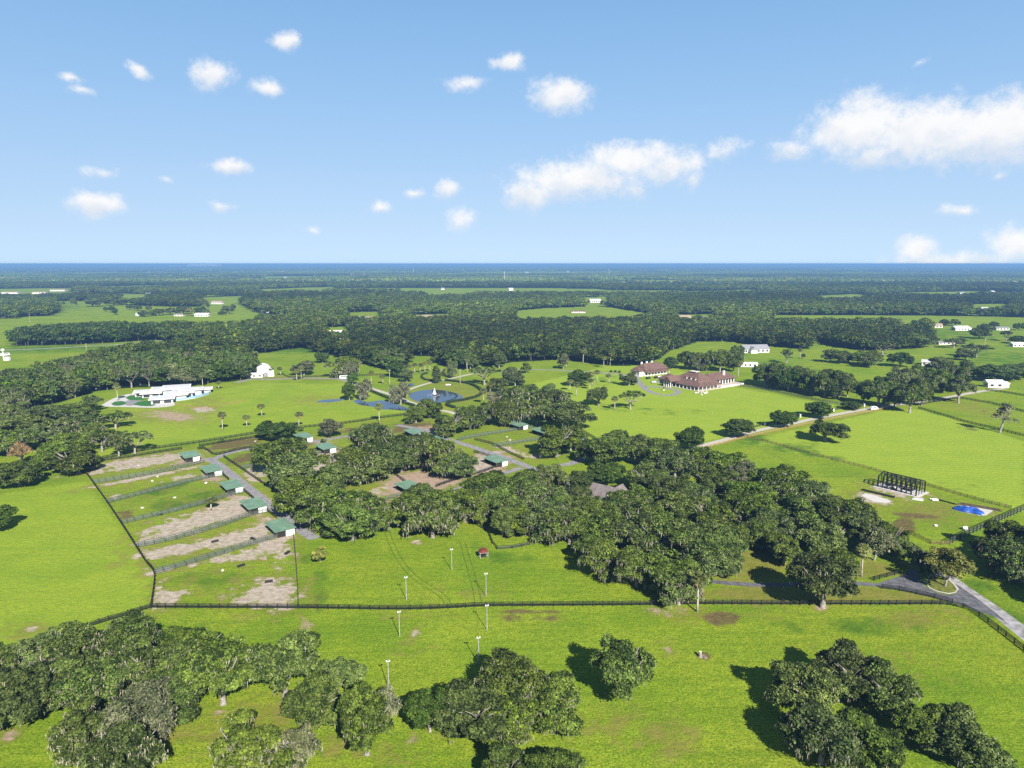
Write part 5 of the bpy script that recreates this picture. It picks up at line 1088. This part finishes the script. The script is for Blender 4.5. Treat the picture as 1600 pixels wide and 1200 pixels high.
def grove(zone, trees, where, ratio=.78, hmin=7, hmax=15, prep='in', back=0.0, wide=1.12):
    """trees: (x, foot y, crown width px, kind, height m or None), pixels of the photograph"""
    order = sorted(range(len(trees)), key=lambda i: trees[i][0]); rank = {i: k for k, i in enumerate(order)}
    for i, t in enumerate(trees):
        x, y, w, k = t[:4]
        if back:                     # the crown's near edge was read, the trunk stands farther back
            X, Y = gp(x, y); y -= back * w * H / math.hypot(Y, H)
        X, Y = gp(x, y); W = w * slant(x, y) / F
        Ht = t[4] if len(t) > 4 and t[4] else min(max(W * ratio, hmin), hmax)
        pr = KIND_PROTO[k]; key = pr[(i * 7 + int(x)) % len(pr)]
        n = len(trees)
        if n == 1: lb = f'{KIND_WORDS[k]} {where}'
        else:
            o = ORD[rank[i]]
            lb = f'{KIND_WORDS[k]}, {o} from left {prep} {where}' if rank[i] < n - 1 else f'{KIND_WORDS[k]}, rightmost {prep} {where}'
            if rank[i] == 0: lb = f'{KIND_WORDS[k]}, leftmost {prep} {where}'
        nm = {'b': 'bush', 'a': 'turning_tree', 't': 'turning_tree', 'r': 'orange_tree', 's': 'dead_tree', 'y': 'round_tree'}.get(k, 'live_oak')
        plant(nm, key, X, Y, W * wide, Ht, lb, 'bush' if k == 'b' else 'tree', f'trees {prep} {where}' if n > 1 else None, seed=i)

grove('front_left', [(8, 1060, 66, 'm'), (45, 1128, 112, 'o'), (120, 1062, 108, 'm'), (205, 1040, 96, 'm'), (305, 1048, 92, 'o'), (250, 1085, 105, 'm'), (349, 1107, 108, 'l', 13), (150, 1112, 100, 'm'), (228, 1165, 118, 'g'), (132, 1190, 105, 'm'), (190, 1235, 130, 'm'), (388, 1222, 118, 'm'), (446, 1097, 100, 'l', 13), (526, 1085, 72, 'o'), (490, 1132, 92, 'o'), (590, 1140, 80, 'g'), (574, 1185, 92, 'l', 12), (462, 1205, 84, 'g'), (-40, 1160, 120, 'o'), (90, 1100, 90, 'o'), (275, 1120, 90, 'o'), (75, 1042, 70, 'm'), (160, 1034, 70, 'o')], 'the front left grove', .72, back=0.12, wide=1.06)
grove('front_mid', [(672, 1143, 62, 'y', 9), (742, 1148, 112, 'o'), (800, 1112, 112, 'm'), (862, 1128, 98, 'o'), (800, 1150, 90, 'm'), (868, 1228, 80, 'o'), (792, 1222, 66, 'o')], 'the front middle grove', .72)
grove('front_lone', [(970, 1087, 94, 'l', 11.8)], 'standing alone with a white trunk in the front pasture')
grove('front_right', [(1258, 1106, 100, 'o', 10), (1332, 1088, 108, 'o', 10.5), (1385, 1112, 88, 'o', 9.5), (1282, 1192, 116, 'm', 10), (1352, 1198, 104, 'o', 9), (1440, 1165, 80, 'o', 8), (1496, 1188, 108, 'o', 9)], 'the front right grove', wide=1.06)
grove('fence_oak', [(1285, 949, 94, 'l', 14)], 'whose trunk stands right at the long front fence')
grove('paddock_west', [(432, 687, 50, 'y', 9.5), (516, 683, 36, 't', 10)], 'the pair of round trees behind the back lane', prep='of')
grove('centre_left', [(447, 745, 82, 'o'), (455, 775, 84, 'o'), (472, 814, 82, 'o'), (505, 826, 80, 'o'), (540, 838, 92, 'm'), (550, 852, 80, 'o'), (588, 832, 66, 'm'), (550, 762, 78, 'm'), (574, 760, 66, 'o'), (527, 768, 58, 'o'), (580, 716, 76, 'm'), (612, 735, 74, 'o'), (628, 742, 60, 'o'), (660, 735, 70, 'm'), (694, 746, 74, 'm'), (716, 752, 56, 'o'), (640, 834, 74, 'o'), (676, 848, 84, 'm'), (702, 826, 70, 'o'), (662, 812, 70, 'o'), (730, 822, 72, 'm'), (756, 800, 78, 'o'), (776, 815, 68, 'o'), (600, 722, 50, 'm')], 'the oaks between the shelters', .74, back=0.26, wide=1.06)
grove('pond_side', [(650, 662, 32, 'o', 10), (673, 655, 40, 'o', 11), (700, 683, 52, 'o', 12), (734, 672, 56, 'm', 12.5), (757, 662, 38, 'o', 11)], 'the trees in front of the pond', prep='of', back=0.2, wide=1.06)
grove('lawn_edge', [(790, 668, 46, 'm', 15.4), (802, 640, 48, 'm', 14.3), (838, 668, 58, 'm', 15.4), (880, 674, 72, 'o', 15.4), (862, 648, 60, 'm', 14.3), (869, 716, 64, 'o', 15.4), (892, 706, 46, 'o', 13.2), (805, 604, 30, 'o'), (827, 626, 28, 'o', 11.0), (855, 634, 40, 'o', 13.2), (876, 640, 32, 'm', 12.1), (781, 614, 30, 'o'), (778, 638, 34, 'g')], 'the trees left of the lawn', prep='of', back=0.2, wide=1.06)
grove('centre_wood', [(955, 732, 74, 'o'), (930, 727, 54, 'o'), (998, 727, 60, 'o'), (1030, 737, 62, 'o'), (1078, 706, 44, 'y', 11), (1055, 750, 60, 'm'), (1090, 747, 60, 'o'), (1134, 757, 64, 'o'), (1160, 772, 60, 'g'), (1115, 782, 66, 'o'), (948, 762, 50, 'y', 10), (1012, 776, 66, 'o'), (905, 774, 42, 'y', 9), (862, 770, 54, 'm'), (815, 787, 64, 'o'), (836, 810, 70, 'm'), (800, 832, 66, 'o'), (822, 842, 60, 'o'), (850, 847, 74, 'm'), (890, 857, 74, 'm'), (912, 822, 58, 'o'), (976, 812, 58, 'm', 10), (1004, 806, 52, 'o', 10),
  (1050, 806, 70, 'o'), (1086, 806, 66, 'o'), (1068, 828, 70, 'o'), (945, 862, 78, 'o'), (990, 867, 84, 'o'), (1030, 872, 84, 'm'), (1080, 882, 84, 'o'), (1120, 892, 78, 'o'), (1130, 905, 56, 'o'), (945, 912, 76, 'm'), (995, 925, 80, 'm'), (1040, 940, 86, 'o'), (1060, 953, 74, 'm'), (1095, 925, 78, 'o'), (950, 832, 60, 'o', 10), (1035, 790, 60, 'o'), (870, 822, 56, 'o'), (785, 842, 40, 'o', 9), (1000, 840, 70, 'o'), (1110, 845, 74, 'o'), (1150, 868, 40, 'o', 9), (918, 880, 50, 'o'), (964, 820, 50, 'm', 9), (930, 826, 46, 'o', 9), (946, 834, 50, 'm', 9.5), (905, 800, 40, 'o', 9)], 'the big central oak wood', .74, back=0.26, wide=1.06)
grove('east_wood', [(1225, 792, 76, 'm'), (1292, 812, 48, 'g'), (1250, 832, 76, 'o'), (1208, 850, 66, 'o'), (1312, 842, 80, 'o'), (1346, 857, 70, 'o'), (1280, 882, 84, 'o'), (1366, 880, 46, 't', 11), (1388, 866, 44, 'o', 10), (1412, 884, 34, 'o', 8), (1306, 908, 60, 'o'), (1225, 886, 60, 'o'), (1180, 832, 68, 'm'), (1190, 862, 62, 'o'), (1170, 802, 64, 'o'), (1192, 780, 60, 'o'), (1265, 800, 60, 'o'), (1330, 826, 60, 'o'), (1436, 894, 26, 'g', 7), (1450, 906, 26, 'y', 5.5), (1250, 868, 60, 'o'), (1150, 800, 50, 'o')], 'the east end of the oak wood', .76, prep='at', back=0.24, wide=1.06)
grove('white_house_trees', [(523, 533.5, 14, 'o', 13), (511, 532, 12, 'o', 12), (538, 533, 16, 'o', 13)], 'the trees before the white wood house', prep='of')
grove('yellow', [(1477, 916, 66, 'a', 11)], 'on the grass island at the entrance')
grove('right_edge', [(1549, 888, 62, 'o', 11), (1596, 908, 84, 'm', 12), (1578, 868, 66, 'o', 11), (1640, 890, 90, 'o', 12), (1690, 960, 100, 'o', 13)], 'the shady trees at the right edge', prep='of')
grove('left', [(31, 760, 64, 'o', 11), (34, 728, 30, 'r', 11), (84, 734, 56, 'o', 12), (123, 740, 66, 'o', 12), (108, 717, 60, 'o', 12), (211, 709, 48, 'p', 11), (160, 706, 46, 'p', 11), (186, 714, 42, 'p', 11), (181, 670, 46, 'p', 10), (149, 692, 42, 'm', 10), (107, 679, 50, 'm', 10), (70, 682, 40, 'p', 9), (140, 674, 48, 'o', 10), (124, 651, 42, 'o', 9), (144, 643, 40, 'p', 10), (36, 686, 70, 'o', 13), (15, 710, 66, 'm', 12), (46, 702, 50, 'o', 11), (4, 682, 54, 'm', 12), (58, 664, 46, 'o', 11), (22, 660, 44, 'm', 11), (20, 634, 34, 'g', 10), (-30, 700, 60, 'o', 12), (-20, 660, 50, 'o', 12), (90, 655, 30, 'o', 9)], 'the left hand grove')
grove('left_edge', [(-2, 829, 46, 'y', 8)], 'cut by the left edge in the big pasture')
grove('lawn', [(935, 634, 33, 'l', 11.5), (985, 639.5, 34, 'p', 12.1), (905, 603.5, 34, 'y', 12.1), (983, 602.5, 25, 'o', 10.3), (880, 577, 16, 't', 13.8), (823, 583, 15, 'o', 9.2), (1047, 576, 20, 'y', 10.3)], 'the lone trees on the mansion lawn', prep='of')
grove('meadow', [(504, 567, 19, 'y', 10.3), (541, 588, 50, 'm', 16.1), (548, 591, 24, 'g', 13.8), (475, 586, 34, 't', 11.5), (551, 601, 15, 'y', 9.2), (546, 626, 18, 'y', 12.6), (569, 624, 24, 'g', 13.8), (626, 632, 28, 'g', 14.9), (620, 590, 27, 'y', 12.6), (636, 597, 19, 'o', 11.5), (399, 562, 6, 'b', 2.9)], 'the trees of the left meadow', prep='of')
grove('pond_back', [(684, 598, 20, 'o', 13.2), (706, 590, 19, 'm', 14.4), (757, 602, 42, 'p', 15.6), (796, 600, 22, 'm', 13.2), (735, 577, 18, 'o', 14.4), (780, 575, 24, 'o', 14.4)], 'the trees behind the fountain pond', prep='of')
grove('road', [(1153, 682.5, 42, 'y', 9.5), (1225, 668, 34, 'y', 9.5), (1280, 653, 36, 'y', 10), (1330, 640, 26, 'y', 5)], 'the round trees along the gravel road', prep='of')
grove('road_oak', [(1289, 690, 55, 'l', 10.5)], 'alone on the near side of the tan fence')
grove('tree_row', [(1195, 604, 32, 'o', 18.2), (1212, 607, 30, 'o', 18.2), (1232, 612, 32, 'y', 16.8), (1252, 611, 26, 'o', 15.4), (1268, 617, 28, 'o', 16.8), (1288, 621, 34, 'o', 18.2), (1308, 622, 36, 'o', 19.6), (1324, 620, 26, 'o', 16.8), (1240, 607, 28, 'o', 16.8), (1203, 601, 28, 'o', 17), (1222, 604, 30, 'o', 17), (1260, 612, 30, 'o', 17), (1300, 616, 34, 'o', 18), (1278, 614, 28, 'o', 16.8)], 'the tree row right of the mansion')
grove('road_clump', [(1372, 635, 42, 'l', 16.9), (1349, 630, 30, 'o', 15.6), (1421, 645, 38, 'l', 18.2), (1397, 637, 30, 'm', 15.6), (1415, 613, 38, 'm', 18.2), (1452, 623, 44, 'o', 18.2), (1497, 630, 36, 'l', 19.5), (1480, 602, 36, 'm', 18.2), (1470, 587, 32, 'o', 15.6), (1510, 593, 32, 'o', 15.6), (1552, 595, 46, 'y', 13.0), (1582, 593, 46, 'y', 11.7), (1530, 594, 34, 'y', 11.7), (1437, 606, 36, 'o', 16.9), (1385, 622, 34, 'o', 15.6), (1440, 634, 26, 'o', 13.0), (1463, 612, 36, 'o', 16.9), (1612, 590, 40, 'o', 13.0), (1400, 606, 28, 'o', 14.3)], 'the gravel road tree clump')
grove('dead', [(1562, 676, 34, 's', 17)], 'standing by the far right fence')
grove('right_fields', [(1525, 558.5, 40, 'p', 13.8), (1508, 563, 24, 'o', 11.2), (1407, 573, 32, 'y', 12.5), (1379, 554, 36, 'p', 13.8), (1363, 571, 28, 'o', 13.8), (1340, 569, 22, 'o', 12.5), (1357, 574, 28, 'o', 12.5), (1297, 566, 22, 'o', 12.5), (1312, 568, 24, 'o', 12.5), (1326, 567, 22, 'o', 11.2), (1229, 568, 23, 'p', 13.8), (1255, 560, 7, 'b', 5.0), (1456, 543, 17, 'p', 12.5), (1490, 544, 28, 'p', 11.2), (1530, 529, 28, 'o', 12.5), (1536, 519, 19, 'o', 11.2), (1572, 533, 20, 'p', 12.5), (1590, 537, 22, 'y', 8.8), (1432, 543, 36, 'o', 16.2), (1552, 513.5, 12, 'y', 10.0), (1588, 516, 9, 'y', 10.0), (1599, 516, 9, 'y', 10.0), (1476, 509, 16, 'o', 10.0), (1492, 509, 16, 'o', 10.0), (1500, 541, 14, 'o', 10.0)], 'the right field trees', prep='of')
grove('mansion_back', [(1070, 576, 26, 'o', 15.9), (1090, 579, 26, 'm', 15.9), (1108, 579, 25, 'o', 17.4), (1125, 581, 28, 'o', 18.8), (1146, 581, 27, 'o', 20.3), (1152, 573, 24, 'm', 18.8)], 'the trees behind the mansion', prep='of')
grove('left_fields', [(180, 492, 9, 'y', 11.2), (165, 487, 6, 'y', 10.0), (175, 488, 10, 'y', 12.5), (145, 479, 24, 'o', 17.5), (178, 477, 24, 'o', 15.0), (115, 477, 8, 'o', 15.0), (100, 477, 3, 'y', 10.0), (203, 484, 10, 'o', 10.0), (216, 485.5, 13, 'o', 11.2), (233, 485.5, 8, 'o', 10.0), (224, 495, 14, 'o', 11.2), (237, 494, 14, 'o', 11.2), (249, 493, 13, 'o', 12.5), (266, 491.5, 20, 'o', 12.5), (287, 491, 22, 'o', 15.0), (297, 494, 11, 'a', 13.8), (313, 492, 16, 'o', 15.0), (323, 492.5, 9, 'o', 11.2), (347, 492, 12, 'y', 6.2), (355, 490, 19, 'o', 15.0), (365, 485, 8, 'o', 12.5), (240, 476, 20, 'o', 15.0), (262, 475, 22, 'o', 15.0), (284, 475, 20, 'o', 15.0), (325, 481, 5, 'y', 8.8), (412, 505, 26, 'y', 15.0)], 'the left field trees', prep='of')
X, Y = gp(501, 878); plant('palmetto_bush', 'palmetto', X, Y, 5.0, 4.5, 'yellowish palmetto bush at the corner of the pole field', 'bush')
X, Y = gp(313, 702); plant('bush', 'bush', X, Y, 2.6, 2.2, 'small dark bush beside the farthest shelter of the lane', 'bush')
X, Y = gp(346, 692); plant('bush', 'bush', X, Y, 3.2, 2.6, 'small dark bush behind the brown paddock', 'bush')
X, Y = gp(505, 692); plant('bush', 'bush', X, Y, 3.2, 2.2, 'small green bush between the two back shelters', 'bush')
X, Y = gp(470, 674); plant('bush', 'bush', X, Y, 3.6, 2.4, 'small grey green bush near the back shelter', 'bush')
PALMS = [(1089.5, 956, 9.2, 'palmdry', 'tall palm with golden fronds at the long front fence'), (1346, 901, 8.5, 'palm0', 'slim palm in the dry grass left of the entrance'), (330, 797, 4.0, 'palmdry', 'short palm in the sandy paddock'), (348, 673, 9, 'palm0', 'tall palm in the meadow nearest the brown paddock'), (386, 668, 6, 'palm1', 'shorter palm right of the tall meadow palm'), (409.5, 652, 7, 'palm2', 'palm in the meadow left of the round tree'), (467, 668, 7.5, 'palm0', 'palm in the meadow right of the round tree'), (593, 660, 9.5, 'palm1', 'palm below the flood water'), (598.5, 600, 6, 'palm2', 'small palm on the lawn above the flood water'), (580, 601, 9, 'palm0', 'palm beside the bare grey tree'), (562, 565, 9, 'palm1', 'palm at the edge of the wood above the meadow oak'),
  (439, 587, 6, 'palm2', 'palm just right of the white barn'), (423, 588, 6, 'palm0', 'palm at the corner of the white barn'), (464, 596, 8, 'palm1', 'left palm under the brownish meadow tree'), (471, 594, 9, 'palm2', 'right palm under the brownish meadow tree'), (184, 626, 10, 'palmdry', 'palm in the turf circle of the white house'), (317, 605, 9, 'palm0', 'palm behind the white house'), (342, 608, 5, 'palm1', 'short palm right of the white house'), (756, 632, 9, 'palm1', 'palm right of the pond hedge'), (766, 614, 6, 'palmdry', 'brown palm right of the pond hedge'), (890, 611, 7, 'palm0', 'first palm from left on the mansion lawn'), (900.5, 619, 8, 'palm1', 'second palm from left on the mansion lawn'), (921, 609, 7, 'palm2', 'third palm from left on the mansion lawn'), (926, 602, 9, 'palm0', 'fourth palm from left on the mansion lawn'), (933, 597, 8, 'palm1', 'fifth palm from left on the mansion lawn'), (952, 599, 6, 'palm2', 'sixth palm from left on the mansion lawn'), (960.5, 641, 7.5, 'palmdry', 'palm between the two lone lawn oaks'), (943.5, 575, 9, 'palm0', 'palm at the wood edge above the lawn drive'),
  (911, 568, 12, 'palm1', 'tall palm in front of the wood'), (953, 571, 12, 'palm2', 'tall palm at the wood edge left of the guest house'), (1153, 590, 12, 'palm0', 'tall palm right of the mansion wing'), (1250, 561, 9, 'palm1', 'thin palm in the field behind the tree row'), (640, 585, 7, 'palm0', 'leftmost palm of the row behind the pond'), (648, 584, 7.5, 'palm1', 'second palm of the row behind the pond'), (656, 583, 7, 'palm2', 'third palm of the row behind the pond'), (664, 582, 8, 'palm0', 'fourth palm of the row behind the pond'), (672, 581, 8, 'palm1', 'rightmost palm of the row behind the pond'), (730, 581, 11, 'palm2', 'tall palm behind the lawn pole'), (885, 574, 8, 'palm2', 'palm at the wood edge by the lawn drive')]
for i, (px, py, ht, key, lb) in enumerate(PALMS):
    X, Y = gp(px, py); plant('palm_tree', key, X, Y, max(1.15, 1.25 * 8 / ht), ht, lb, 'palm', 'palms', seed=i)

# ------------------------------------------------------------------ woods: the nearest trees one by one, the rest as one mass
def sample_woods():
    r = np.random.default_rng(21); out = []
    for (y0, y1, s) in ((430, 760, 8.6), (760, 1100, 9.5), (1100, 1800, 11.5), (1800, 3200, 15)):
        ys = np.arange(y0, y1, s)
        for y in ys:
            lim = .86 * y + 60; xs = np.arange(-lim, lim, s)
            out.append(np.stack([xs + r.uniform(-.42, .42, len(xs)) * s, np.full(len(xs), y) + r.uniform(-.42, .42, len(xs)) * s], -1))
    P = np.concatenate(out); X, Y = P[:, 0], P[:, 1]
    d = Y * math.cos(PITCH) + H * math.sin(PITCH); px = 800 + F * X / d; py = 600 - F * (Y * math.sin(PITCH) - H * math.cos(PITCH)) / d
    k = wood_mask(px, py) & ~far_clear(X, Y)
    return X[k], Y[k], px[k], py[k]
WX, WY, WPX, WPY = sample_woods()
wr = np.random.default_rng(5)
n_w = len(WX); w_h = wr.uniform(11.5, 16, n_w); w_w = wr.uniform(12, 19, n_w)
inB = in_poly(WPX, WPY, WOODS_B); inA = in_poly(WPX, WPY, WOODS_A)
w_h[inB] = wr.uniform(14, 18, inB.sum())
big = 900 / (WY + 0 * WX); vis = (WPX > -20) & (WPX < 1620)
edge = np.where(vis, -WY, -1e9)
near_i = np.argsort(-edge)[:300]; near = np.zeros(n_w, bool); near[near_i] = True
for i in near_i:
    a = inA[i]
    lb = ('tree of the wood behind the white house' if a else ('tree of the dark block between the left fields' if inB[i] else 'tree along the near edge of the middle wood'))
    k = int(wr.integers(0, 10))
    key = ('wood%d' % (k % 4)) if k < 6 or not a else (['mossy0', 'open1', 'autumn', 'mossy1'][k - 6] if k != 8 else 'turning')
    if not a and k == 9: key = 'mossy2'
    plant('woodland_tree', key, float(WX[i]), float(WY[i]), float(w_w[i]), float(w_h[i]), lb, 'tree', lb.replace('tree of', 'trees of').replace('tree along', 'trees along'), seed=int(i))
def scatter(name, P, rot, scl, idx, tone, meshes, label):
    """one mass of trees: points that carry low detail trees"""
    me = bpy.data.meshes.new(name); me.vertices.add(len(P)); me.vertices.foreach_set('co', np.asarray(P, np.float32).ravel())
    for k, typ, arr, key in (('rot', 'FLOAT', rot, 'value'), ('scl', 'FLOAT_VECTOR', scl, 'vector'), ('idx', 'INT', idx, 'value'), ('tone', 'FLOAT_VECTOR', tone, 'vector')):
        a = me.attributes.new(k, typ, 'POINT'); a.data.foreach_set(key, np.asarray(arr, np.int32 if typ == 'INT' else np.float32).ravel())
    me.update()
    o = link(name, me); tag(o, label, 'trees', kind='stuff')
    ng = bpy.data.node_groups.new(name, 'GeometryNodeTree')
    ng.interface.new_socket('Geometry', in_out='INPUT', socket_type='NodeSocketGeometry'); ng.interface.new_socket('Geometry', in_out='OUTPUT', socket_type='NodeSocketGeometry')
    gi = ng.nodes.new('NodeGroupInput'); go = ng.nodes.new('NodeGroupOutput'); ip = ng.nodes.new('GeometryNodeInstanceOnPoints'); jn = ng.nodes.new('GeometryNodeJoinGeometry')
    for m in meshes:
        ob = bpy.data.objects.new(m.name, m)
        oi = ng.nodes.new('GeometryNodeObjectInfo'); oi.inputs['Object'].default_value = ob; oi.inputs['As Instance'].default_value = True
        ng.links.new(oi.outputs['Geometry'], jn.inputs[0])
    def attr(n, t):
        q = ng.nodes.new('GeometryNodeInputNamedAttribute'); q.data_type = t; q.inputs['Name'].default_value = n; return q.outputs['Attribute']
    cx = ng.nodes.new('ShaderNodeCombineXYZ'); ng.links.new(attr('rot', 'FLOAT'), cx.inputs[2])
    ng.links.new(gi.outputs[0], ip.inputs['Points']); ng.links.new(jn.outputs[0], ip.inputs['Instance']); ip.inputs['Pick Instance'].default_value = True
    ng.links.new(attr('idx', 'INT'), ip.inputs['Instance Index']); ng.links.new(cx.outputs[0], ip.inputs['Rotation']); ng.links.new(attr('scl', 'FLOAT_VECTOR'), ip.inputs['Scale'])
    ng.links.new(ip.outputs[0], go.inputs[0])
    md = o.modifiers.new('trees', 'NODES'); md.node_group = ng
    return o
def far_tree(seed, nc=44, per=20, s0=.5, s1=1.0):
    V, Q, t, cs, rc, r = crown_np(seed, 6.5, 6.4, 5.9, nc, per, 1.5, 2.6, s0, s1, -.8, .22, .55, .5)
    mb = MB(); mb.tube([(0, 0, 0), (0, 0, 6)], [.3, .2], 5)
    b = len(V); V = np.concatenate([V, np.array(mb.v)]); q2 = np.array([f for f in mb.f if len(f) == 4]) + b
    return mesh_np('woodland_crown', V, [Q, q2], [M['far'], M['darkbark']], midx=[0] * len(Q) + [1] * len(q2), attrs={'tint': ('FACE', 'FLOAT', np.concatenate([t, np.full(len(q2), .5)]))})
FT = [far_tree(200 + k) for k in range(6)]
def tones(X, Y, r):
    """species tones with painted cloud shade: pine dark, oak, lime green, a few grey"""
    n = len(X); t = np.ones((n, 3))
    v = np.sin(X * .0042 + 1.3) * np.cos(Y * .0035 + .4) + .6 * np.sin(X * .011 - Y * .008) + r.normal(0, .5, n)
    t *= (1 + .26 * v + .22 * np.sin(Y * .0061 + .5 * np.sin(X * .0017)))[:, None]  # swaths painted into the crown colour, as if under drifting cloud shadow
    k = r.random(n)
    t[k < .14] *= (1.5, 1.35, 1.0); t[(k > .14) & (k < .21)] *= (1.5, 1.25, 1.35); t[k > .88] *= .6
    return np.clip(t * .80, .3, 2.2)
sel = ~near
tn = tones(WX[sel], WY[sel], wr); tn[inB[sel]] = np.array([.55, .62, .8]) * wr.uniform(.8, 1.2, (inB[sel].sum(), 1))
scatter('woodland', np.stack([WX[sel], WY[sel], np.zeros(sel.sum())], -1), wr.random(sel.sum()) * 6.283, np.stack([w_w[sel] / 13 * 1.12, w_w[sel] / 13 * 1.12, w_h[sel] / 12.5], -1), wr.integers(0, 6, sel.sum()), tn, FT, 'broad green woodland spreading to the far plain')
def patch_mesh(seed, n=150, size=170):
    """a tract of far woodland: crowns as rough domes"""
    r = np.random.default_rng(seed); V, Fc, T = [], [], []; b = 0
    for k in range(n):
        cx, cy_ = r.uniform(-size / 2, size / 2, 2); R = r.uniform(5.5, 9.5); h = r.uniform(8, 15); m = 7; t = np.clip(r.normal(.4, .28), 0, 1)
        rows = [(1.0, .25), (1.05, .55), (.7, .88)]
        for q, z in rows:
            a = np.arange(m) * 6.283 / m + r.random() * 3; j = R * q * r.uniform(.72, 1.15, m)
            V += list(np.stack([cx + np.cos(a) * j, cy_ + np.sin(a) * j, np.full(m, h * z) + r.normal(0, .7, m)], -1))
        V.append(np.array([cx + r.normal(0, 1), cy_, h]))
        for l in range(2):
            for i in range(m): Fc.append((b + l*m + i, b + l*m + (i+1) % m, b + (l+1)*m + (i+1) % m)); Fc.append((b + l*m + i, b + (l+1)*m + (i+1) % m, b + (l+1)*m + i))
        for i in range(m): Fc.append((b + 2*m + i, b + 2*m + (i+1) % m, b + 3*m))
        T += list(np.clip(t + r.normal(0, .2, 5 * m), 0, 1)); b += 3 * m + 1
    return mesh_np('woodland_tract', np.array(V), np.array(Fc), M['far'], attrs={'tint': ('FACE', 'FLOAT', np.array(T))})
PT = [patch_mesh(300 + k) for k in range(5)]
def tracts():
    r = np.random.default_rng(31); P, S = [], []
    for (y0, y1, s) in ((3180, 9000, 150), (9000, 34000, 420)):
        for y in np.arange(y0, y1, s):
            lim = min(.88 * y + 100, 28000); xs = np.arange(-lim, lim, s)
            P.append(np.stack([xs + r.uniform(-.3, .3, len(xs)) * s, y + r.uniform(-.3, .3, len(xs)) * s, np.zeros(len(xs))], -1)); S += [s / 150] * len(xs)
    P = np.concatenate(P); S = np.array(S); k = ~far_clear(P[:, 0], P[:, 1]) & (r.random(len(P)) > .05); P, S = P[k], S[k]
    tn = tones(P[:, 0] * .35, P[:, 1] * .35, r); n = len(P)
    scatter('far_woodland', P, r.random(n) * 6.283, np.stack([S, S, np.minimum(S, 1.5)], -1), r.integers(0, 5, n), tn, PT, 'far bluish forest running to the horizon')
tracts()
fr = random.Random(77)
for k, (cx, cy_, a, b) in enumerate(FAR_CLEAR[:30]):
    if not (abs(cx) < .7 * cy_): continue
    s = 1 + cy_ / 12000; rt = empty('distant_house', (cx, cy_, 0), fr.uniform(-.5, .5), 'tiny pale house in a far forest clearing', 'house', 'tiny houses in the far forest')
    w = fr.uniform(9, 20) * s; d_ = fr.uniform(9, 13) * s; hh = fr.uniform(3, 4.5) * s
    MB().box(-w / 2, w / 2, 0, d_, 0, hh).build('wall', M['cream'], rt); m = MB(); hipmb(m, -w / 2, w / 2, 0, d_, hh, hh + 3 * s, .5, .01, 'x'); m.build('roof', M[fr.choice(['metalroof', 'greyroof', 'tan_roof', 'greyroof'])], rt)

# ------------------------------------------------------------------ haze
def haze():
    m = bpy.data.materials.new('thin_blue_haze'); m.use_nodes = True; nt = m.node_tree; nt.nodes.clear()
    out = N(nt, 'ShaderNodeOutputMaterial'); pv = N(nt, 'ShaderNodeVolumePrincipled', {'Color': (0.18, 0.36, 0.64, 1), 'Density': 1.4e-4, 'Anisotropy': 0.0})
    nt.links.new(pv.outputs[0], out.inputs['Volume'])
    o = MB().box(-31000, 31000, -2600, 35500, -1, 93).build('haze', m); tag(o, 'thin blue haze over the plain', 'haze', kind='stuff')
haze()
